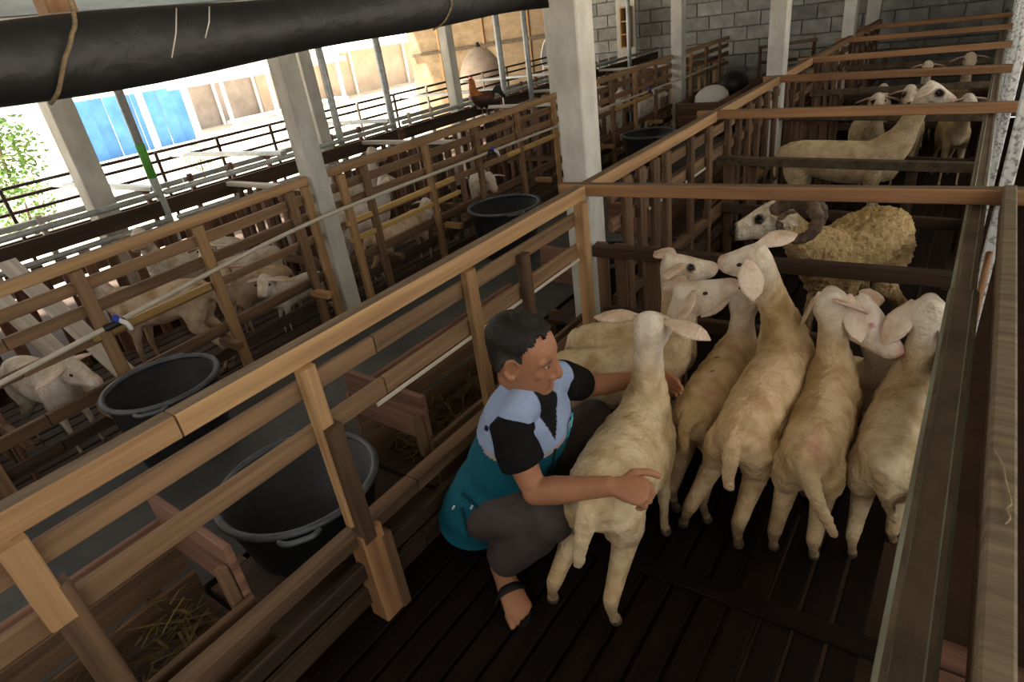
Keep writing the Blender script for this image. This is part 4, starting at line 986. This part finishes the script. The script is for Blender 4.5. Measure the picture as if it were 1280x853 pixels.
for r_ in range(rows - 1):
    for i in range(seg):
        jn = (i + 1) % seg
        if keep[(r_, i)] and keep[(r_ + 1, jn)] and keep[(r_ + 1, i)] and keep[(r_, jn)]: fs.append((r_ * seg + i, r_ * seg + jn, (r_ + 1) * seg + jn, (r_ + 1) * seg + i))
top = len(vs); vs.append(hpnt(-.013, 0, .127)); cols.append((.018, .014, .012))
for i in range(seg): fs.append(((rows - 1) * seg + i, (rows - 1) * seg + (i + 1) % seg, top))
hair = finish('hair', vs, fs, hairm, np.array(cols), man, tuple(HC)); hair['label'] = 'short black hair greying at the temples'
md = hair.modifiers.new('s', 'SOLIDIFY'); md.thickness = .012; md.offset = -1

# black T-shirt: sleeves and neck
parts = [tube([SR + man_l * .06, SR + man_l * .012 - man_up * .01, SR.lerp(ER, .30), SR.lerp(ER, .48), SR.lerp(ER, .56)], [.05, .062, .064, .064, .063], seg=18, cap=.15),
         tube([SL - man_l * .05, SL, SL.lerp(EL, .3), SL.lerp(EL, .60)], [.062, .064, .060, .057], seg=18, cap=.15),
         tube([CH, NB - man_up * .05, NB - man_up * .005, NB + man_up * .022], [(.15, .10), (.14, .09), (.075, .075), (.064, .064)], up=tuple(man_f), seg=20, cap=.05)]
me = remesh(parts, .007, 2); co = mesh_np(me); fs = [tuple(p.vertices) for p in me.polygons]; bpy.data.meshes.remove(me)
sh_ = finish('tshirt', [V(x) for x in co], fs, blackcloth, np.ones((len(co), 3)), man, tuple(CH)); sh_['label'] = 'black short-sleeved T-shirt under the vest'
# vest
def vring(p, a_, b_, fo=0): return (V(p) + man_f * fo, man_l, man_f, a_, b_)
parts = [loft([vring(PEL - man_up * .135, .14, .10, -.03), vring(PEL - man_up * .13, .192, .142, -.03), vring(PEL - man_up * .02, .188, .140, -.008), vring(PEL.lerp(CH, .5), .166, .130, .004), vring(CH, .172, .130, .004),
               vring(CH.lerp(NB, .4), .172, .124, 0), vring(CH.lerp(NB, .7), .158, .108, -.006), vring(CH.lerp(NB, .92), .118, .088, -.01), vring(NB + man_up * .012, .084, .082, -.008), vring(NB + man_up * .032, .074, .076, -.008), vring(NB + man_up * .033, .03, .03, -.01)], 30)]
parts.append(tube([NB - man_up * .035, SR.lerp(NB, .55) + man_up * .012, SR.lerp(NB, .16) + man_up * .008], [(.075, .062), (.068, .055), (.060, .050)], up=tuple(man_f), seg=18))
parts.append(tube([NB - man_up * .035, SL.lerp(NB, .55) + man_up * .012, SL.lerp(NB, .16) + man_up * .008], [(.075, .062), (.068, .055), (.060, .050)], up=tuple(man_f), seg=18))
me = remesh(parts, .0045, 2); co = mesh_np(me); fs = [tuple(p.vertices) for p in me.polygons]; bpy.data.meshes.remove(me)
rel = co - np.array(PEL); tz = rel @ np.array(man_up); tf = rel @ np.array(man_f); tl = rel @ np.array(man_l)
# folds in the cloth
nv = np.array([mnoise.noise(V((a * 6, b_ * 14 + a * 4, 3.3))) for a, b_ in zip(tl, tz)]); lowm = np.clip((.33 - tz) / .15, .25, 1)
rad = rel - np.outer(tz, np.array(man_up)); rad /= np.linalg.norm(rad, axis=1)[:, None] + 1e-6
co = co + rad * (nv * .010 * lowm)[:, None]
TEAL = np.array((.008, .115, .165)); LAV = np.array((.36, .46, .68)); BLK = np.array((.012, .012, .013))
ybound = .325 - .02 * np.clip(-tf / .1, 0, 1)
c = np.where((tz > ybound)[:, None], LAV, TEAL)
st = (np.abs(tz - ybound) < .009) & (tf > .02); c[st] = (.50, .44, .42)
c[(np.abs(tl + .012) < .034 * np.clip((tz - .355) / .09, 0, 1)) & (tf > 0)] = BLK
c[(np.abs(tl + .012) < .006) & (tf > 0) & (tz <= ybound)] = BLK
blotch = nz3(co, 9, 2); c = c * (1 + .10 * blotch[:, None])
vest = finish('vest', [V(x) for x in co], fs, clothm, c, man, tuple(CH)); vest['label'] = 'sleeveless vest with white-lavender yoke and teal lower half'
def on_vest(tzv, ang, out=.002):
    """point on the vest surface at height tzv and angle from the front (left positive)"""
    dirv = man_f * math.cos(ang) + man_l * math.sin(ang)
    best = None; p0 = PEL + man_up * tzv
    r_ = co - np.array(p0); ax = r_ @ np.array(dirv); perp = np.linalg.norm(r_ - np.outer(ax, np.array(dirv)), axis=1)
    s_ = np.where(perp < .02)[0]; k_ = s_[np.argmax(ax[s_])]
    return V(co[k_]) + dirv * out, dirv
def plate(name, tzv, ang, w_, h, m, tilt=0, th=.004):
    p, n = on_vest(tzv, ang); t = (man_up.cross(n)).normalized(); u = n.cross(t).normalized()
    u2 = u * math.cos(tilt) + t * math.sin(tilt)
    return beam(name, p - u2 * h / 2, p + u2 * h / 2, w_, th, m, vest, up=tuple(n), bev=.001)
plate('chest_logo', .362, .42, .055, .05, teal_patch); plate('logo_stroke', .368, .38, .006, .036, white_print, .5, .006); plate('logo_stroke', .362, .52, .006, .03, white_print, .5, .006)
plate('logo_lettering', .325, .42, .05, .008, navy, 0, .005)
plate('snap_button', .398, -1.65, .012, .012, navy, 0, .008)
plate('zip_pull', .10, -1.45, .006, .022, white_print, .2, .006); plate('zip_pull', .04, -1.9, .006, .022, white_print, .3, .006); plate('zip_pull', .13, -.85, .005, .02, white_print, 1.2, .006)
plate('pocket_welt', .115, -1.45, .10, .010, mat('teal_dark', (.005, .075, .11), .8, bump=0), .35, .008); plate('pocket_welt', .03, -1.5, .12, .010, mat('teal_dark', (.005, .075, .11), .8, bump=0), 1.2, .008)
# trousers
parts = [tube([PEL - man_up * .06 - man_l * .07, PEL - man_up * .06 + man_l * .07], [.105, .105], seg=18)]
for H_, K_, A_ in ((HR, KR, AR), (HLt, KL, AL)):
    up_ = (K_ - H_).normalized(); kn = K_ + (V((.03, 0, .012)))
    parts.append(tube([H_ - man_up * .03, H_.lerp(K_, .35) , H_.lerp(K_, .75), K_], [.090, .090, .076, .068], seg=18))
    parts.append(ellipsoid(K_, XYZ, (.073, .073, .073), 14, 8))
    sh0 = K_.lerp(A_, .92)
    parts.append(tube([K_, K_.lerp(A_, .35), K_.lerp(A_, .7), sh0], [.066, .074, .068, .064], seg=18, cap=.05))
me = remesh(parts, .0085, 3); co2 = mesh_np(me); fs = [tuple(p.vertices) for p in me.polygons]; bpy.data.meshes.remove(me)
nv = np.array([mnoise.noise(V((a[0] * 9, a[1] * 9, a[2] * 26))) for a in co2]); kk_ = np.clip(1 - np.linalg.norm(co2 - np.array(KR), axis=1) / .25, 0, 1)
co2[:, 2] += nv * .006; co2[:, 0] += nv * .008
tr_ = finish('trousers', [V(x) for x in co2], fs, trouserm, np.ones((len(co2), 3)), man, tuple(PEL)); tr_['label'] = 'dark grey trousers'
# sandals
for A_, dr, nmm in ((AR, FR, 0), (AL, FL, 1)):
    dr = dr.normalized(); sd = V((0, 0, 1)).cross(dr); G = V((A_.x, A_.y, 0)); o_ = []
    n = 26; vs = []
    for z in (.001, .010):
        for i in range(n):
            t = 2 * math.pi * i / n; x_ = math.cos(t); y_ = math.sin(t); wd_ = .040 + .012 * x_
            vs.append(G + dr * (.062 + .128 * x_) + sd * (wd_ * y_) + V((0, 0, z)))
    fs = [tuple(range(n - 1, -1, -1)), tuple(range(n, 2 * n))] + [(i, (i + 1) % n, n + (i + 1) % n, n + i) for i in range(n)]
    sd_o = mobj('sandal', vs, fs, sandalm, man, G, False)
    q = [G + dr * .075 + sd * .052 + V((0, 0, .012)), G + dr * .085 + sd * .035 + V((0, 0, .058)), G + dr * .09 + V((0, 0, .072)), G + dr * .085 - sd * .035 + V((0, 0, .058)), G + dr * .075 - sd * .052 + V((0, 0, .012))]
    q = smooth_path(q, 4); v, f = tube(q, [(.018, .005)] * len(q), up=(0, 0, 1), seg=10); mobj('strap', v, f, sandalm, sd_o, G, True)

# ================================================================== rooster on the fence across the aisle
ro = V((X2(4.1), 4.1, .972)); rf = V((-.25, -.97, 0)); rf.normalize()
parts = [tube(smooth_path([ro - rf * .10 + V((0, 0, .15)), ro + V((0, 0, .125)), ro + rf * .06 + V((0, 0, .155)), ro + rf * .085 + V((0, 0, .21)), ro + rf * .085 + V((0, 0, .265)), ro + rf * .1 + V((0, 0, .285))], 3), [.03, .045, .058, .062, .062, .058, .05, .044, .036, .031, .028, .026, .024, .024, .022, .016], seg=14)]
for i in range(6):
    a = -.5 + i * .3
    parts.append(tube(smooth_path([ro - rf * .09 + V((0, 0, .15)), ro - rf * .16 + V((0, 0, .17 + .03 * a)), ro - rf * (.22 - .01 * i) + V((.012 * (i % 2), 0, .13 + .05 * a))], 3), [.018] * 7, seg=8, flat=.5))
for sg in (-1, 1):
    parts.append(tube([ro + V((sg * .025, 0, .10)), ro + V((sg * .025, .0, .06))], [.026, .012], seg=8))
me = remesh(parts, .006, 1); co = mesh_np(me); fs = [tuple(p.vertices) for p in me.polygons]; bpy.data.meshes.remove(me)
rl = co - np.array(ro); tf = rl @ np.array(rf); c = np.tile(np.array((.10, .035, .012)), (len(co), 1))
c[tf < -.07] = (.012, .016, .02); c[(rl[:, 2] > .17) & (tf > .03)] = (.42, .14, .02); c[(rl[:, 2] < .13) & (tf > -.05)] = (.03, .018, .012)
rst = finish('rooster', [V(x) for x in co], fs, featherm, c, None, tuple(ro)); tag(rst, 'dark-tailed orange-necked rooster perched on the fence rail across the aisle', 'rooster')
v, f = tube([ro + rf * .075 + V((0, 0, .30)), ro + rf * .1 + V((0, 0, .312)), ro + rf * .12 + V((0, 0, .30))], [.008, .011, .006], seg=8, flat=.5); mobj('comb', v, f, redm, rst, ro, True)
v, f = tube([ro + rf * .118 + V((0, 0, .283)), ro + rf * .14 + V((0, 0, .276))], [.008, .002], seg=8); mobj('beak', v, f, legm, rst, ro, True)
for sg in (-1, 1):
    v, f = tube([ro + V((sg * .025, 0, .07)), ro + V((sg * .022, 0, .008)), ro + V((sg * .022, -.025, .004))], [.006, .006, .004], seg=8); mobj('leg', v, f, legm, rst, ro, True)
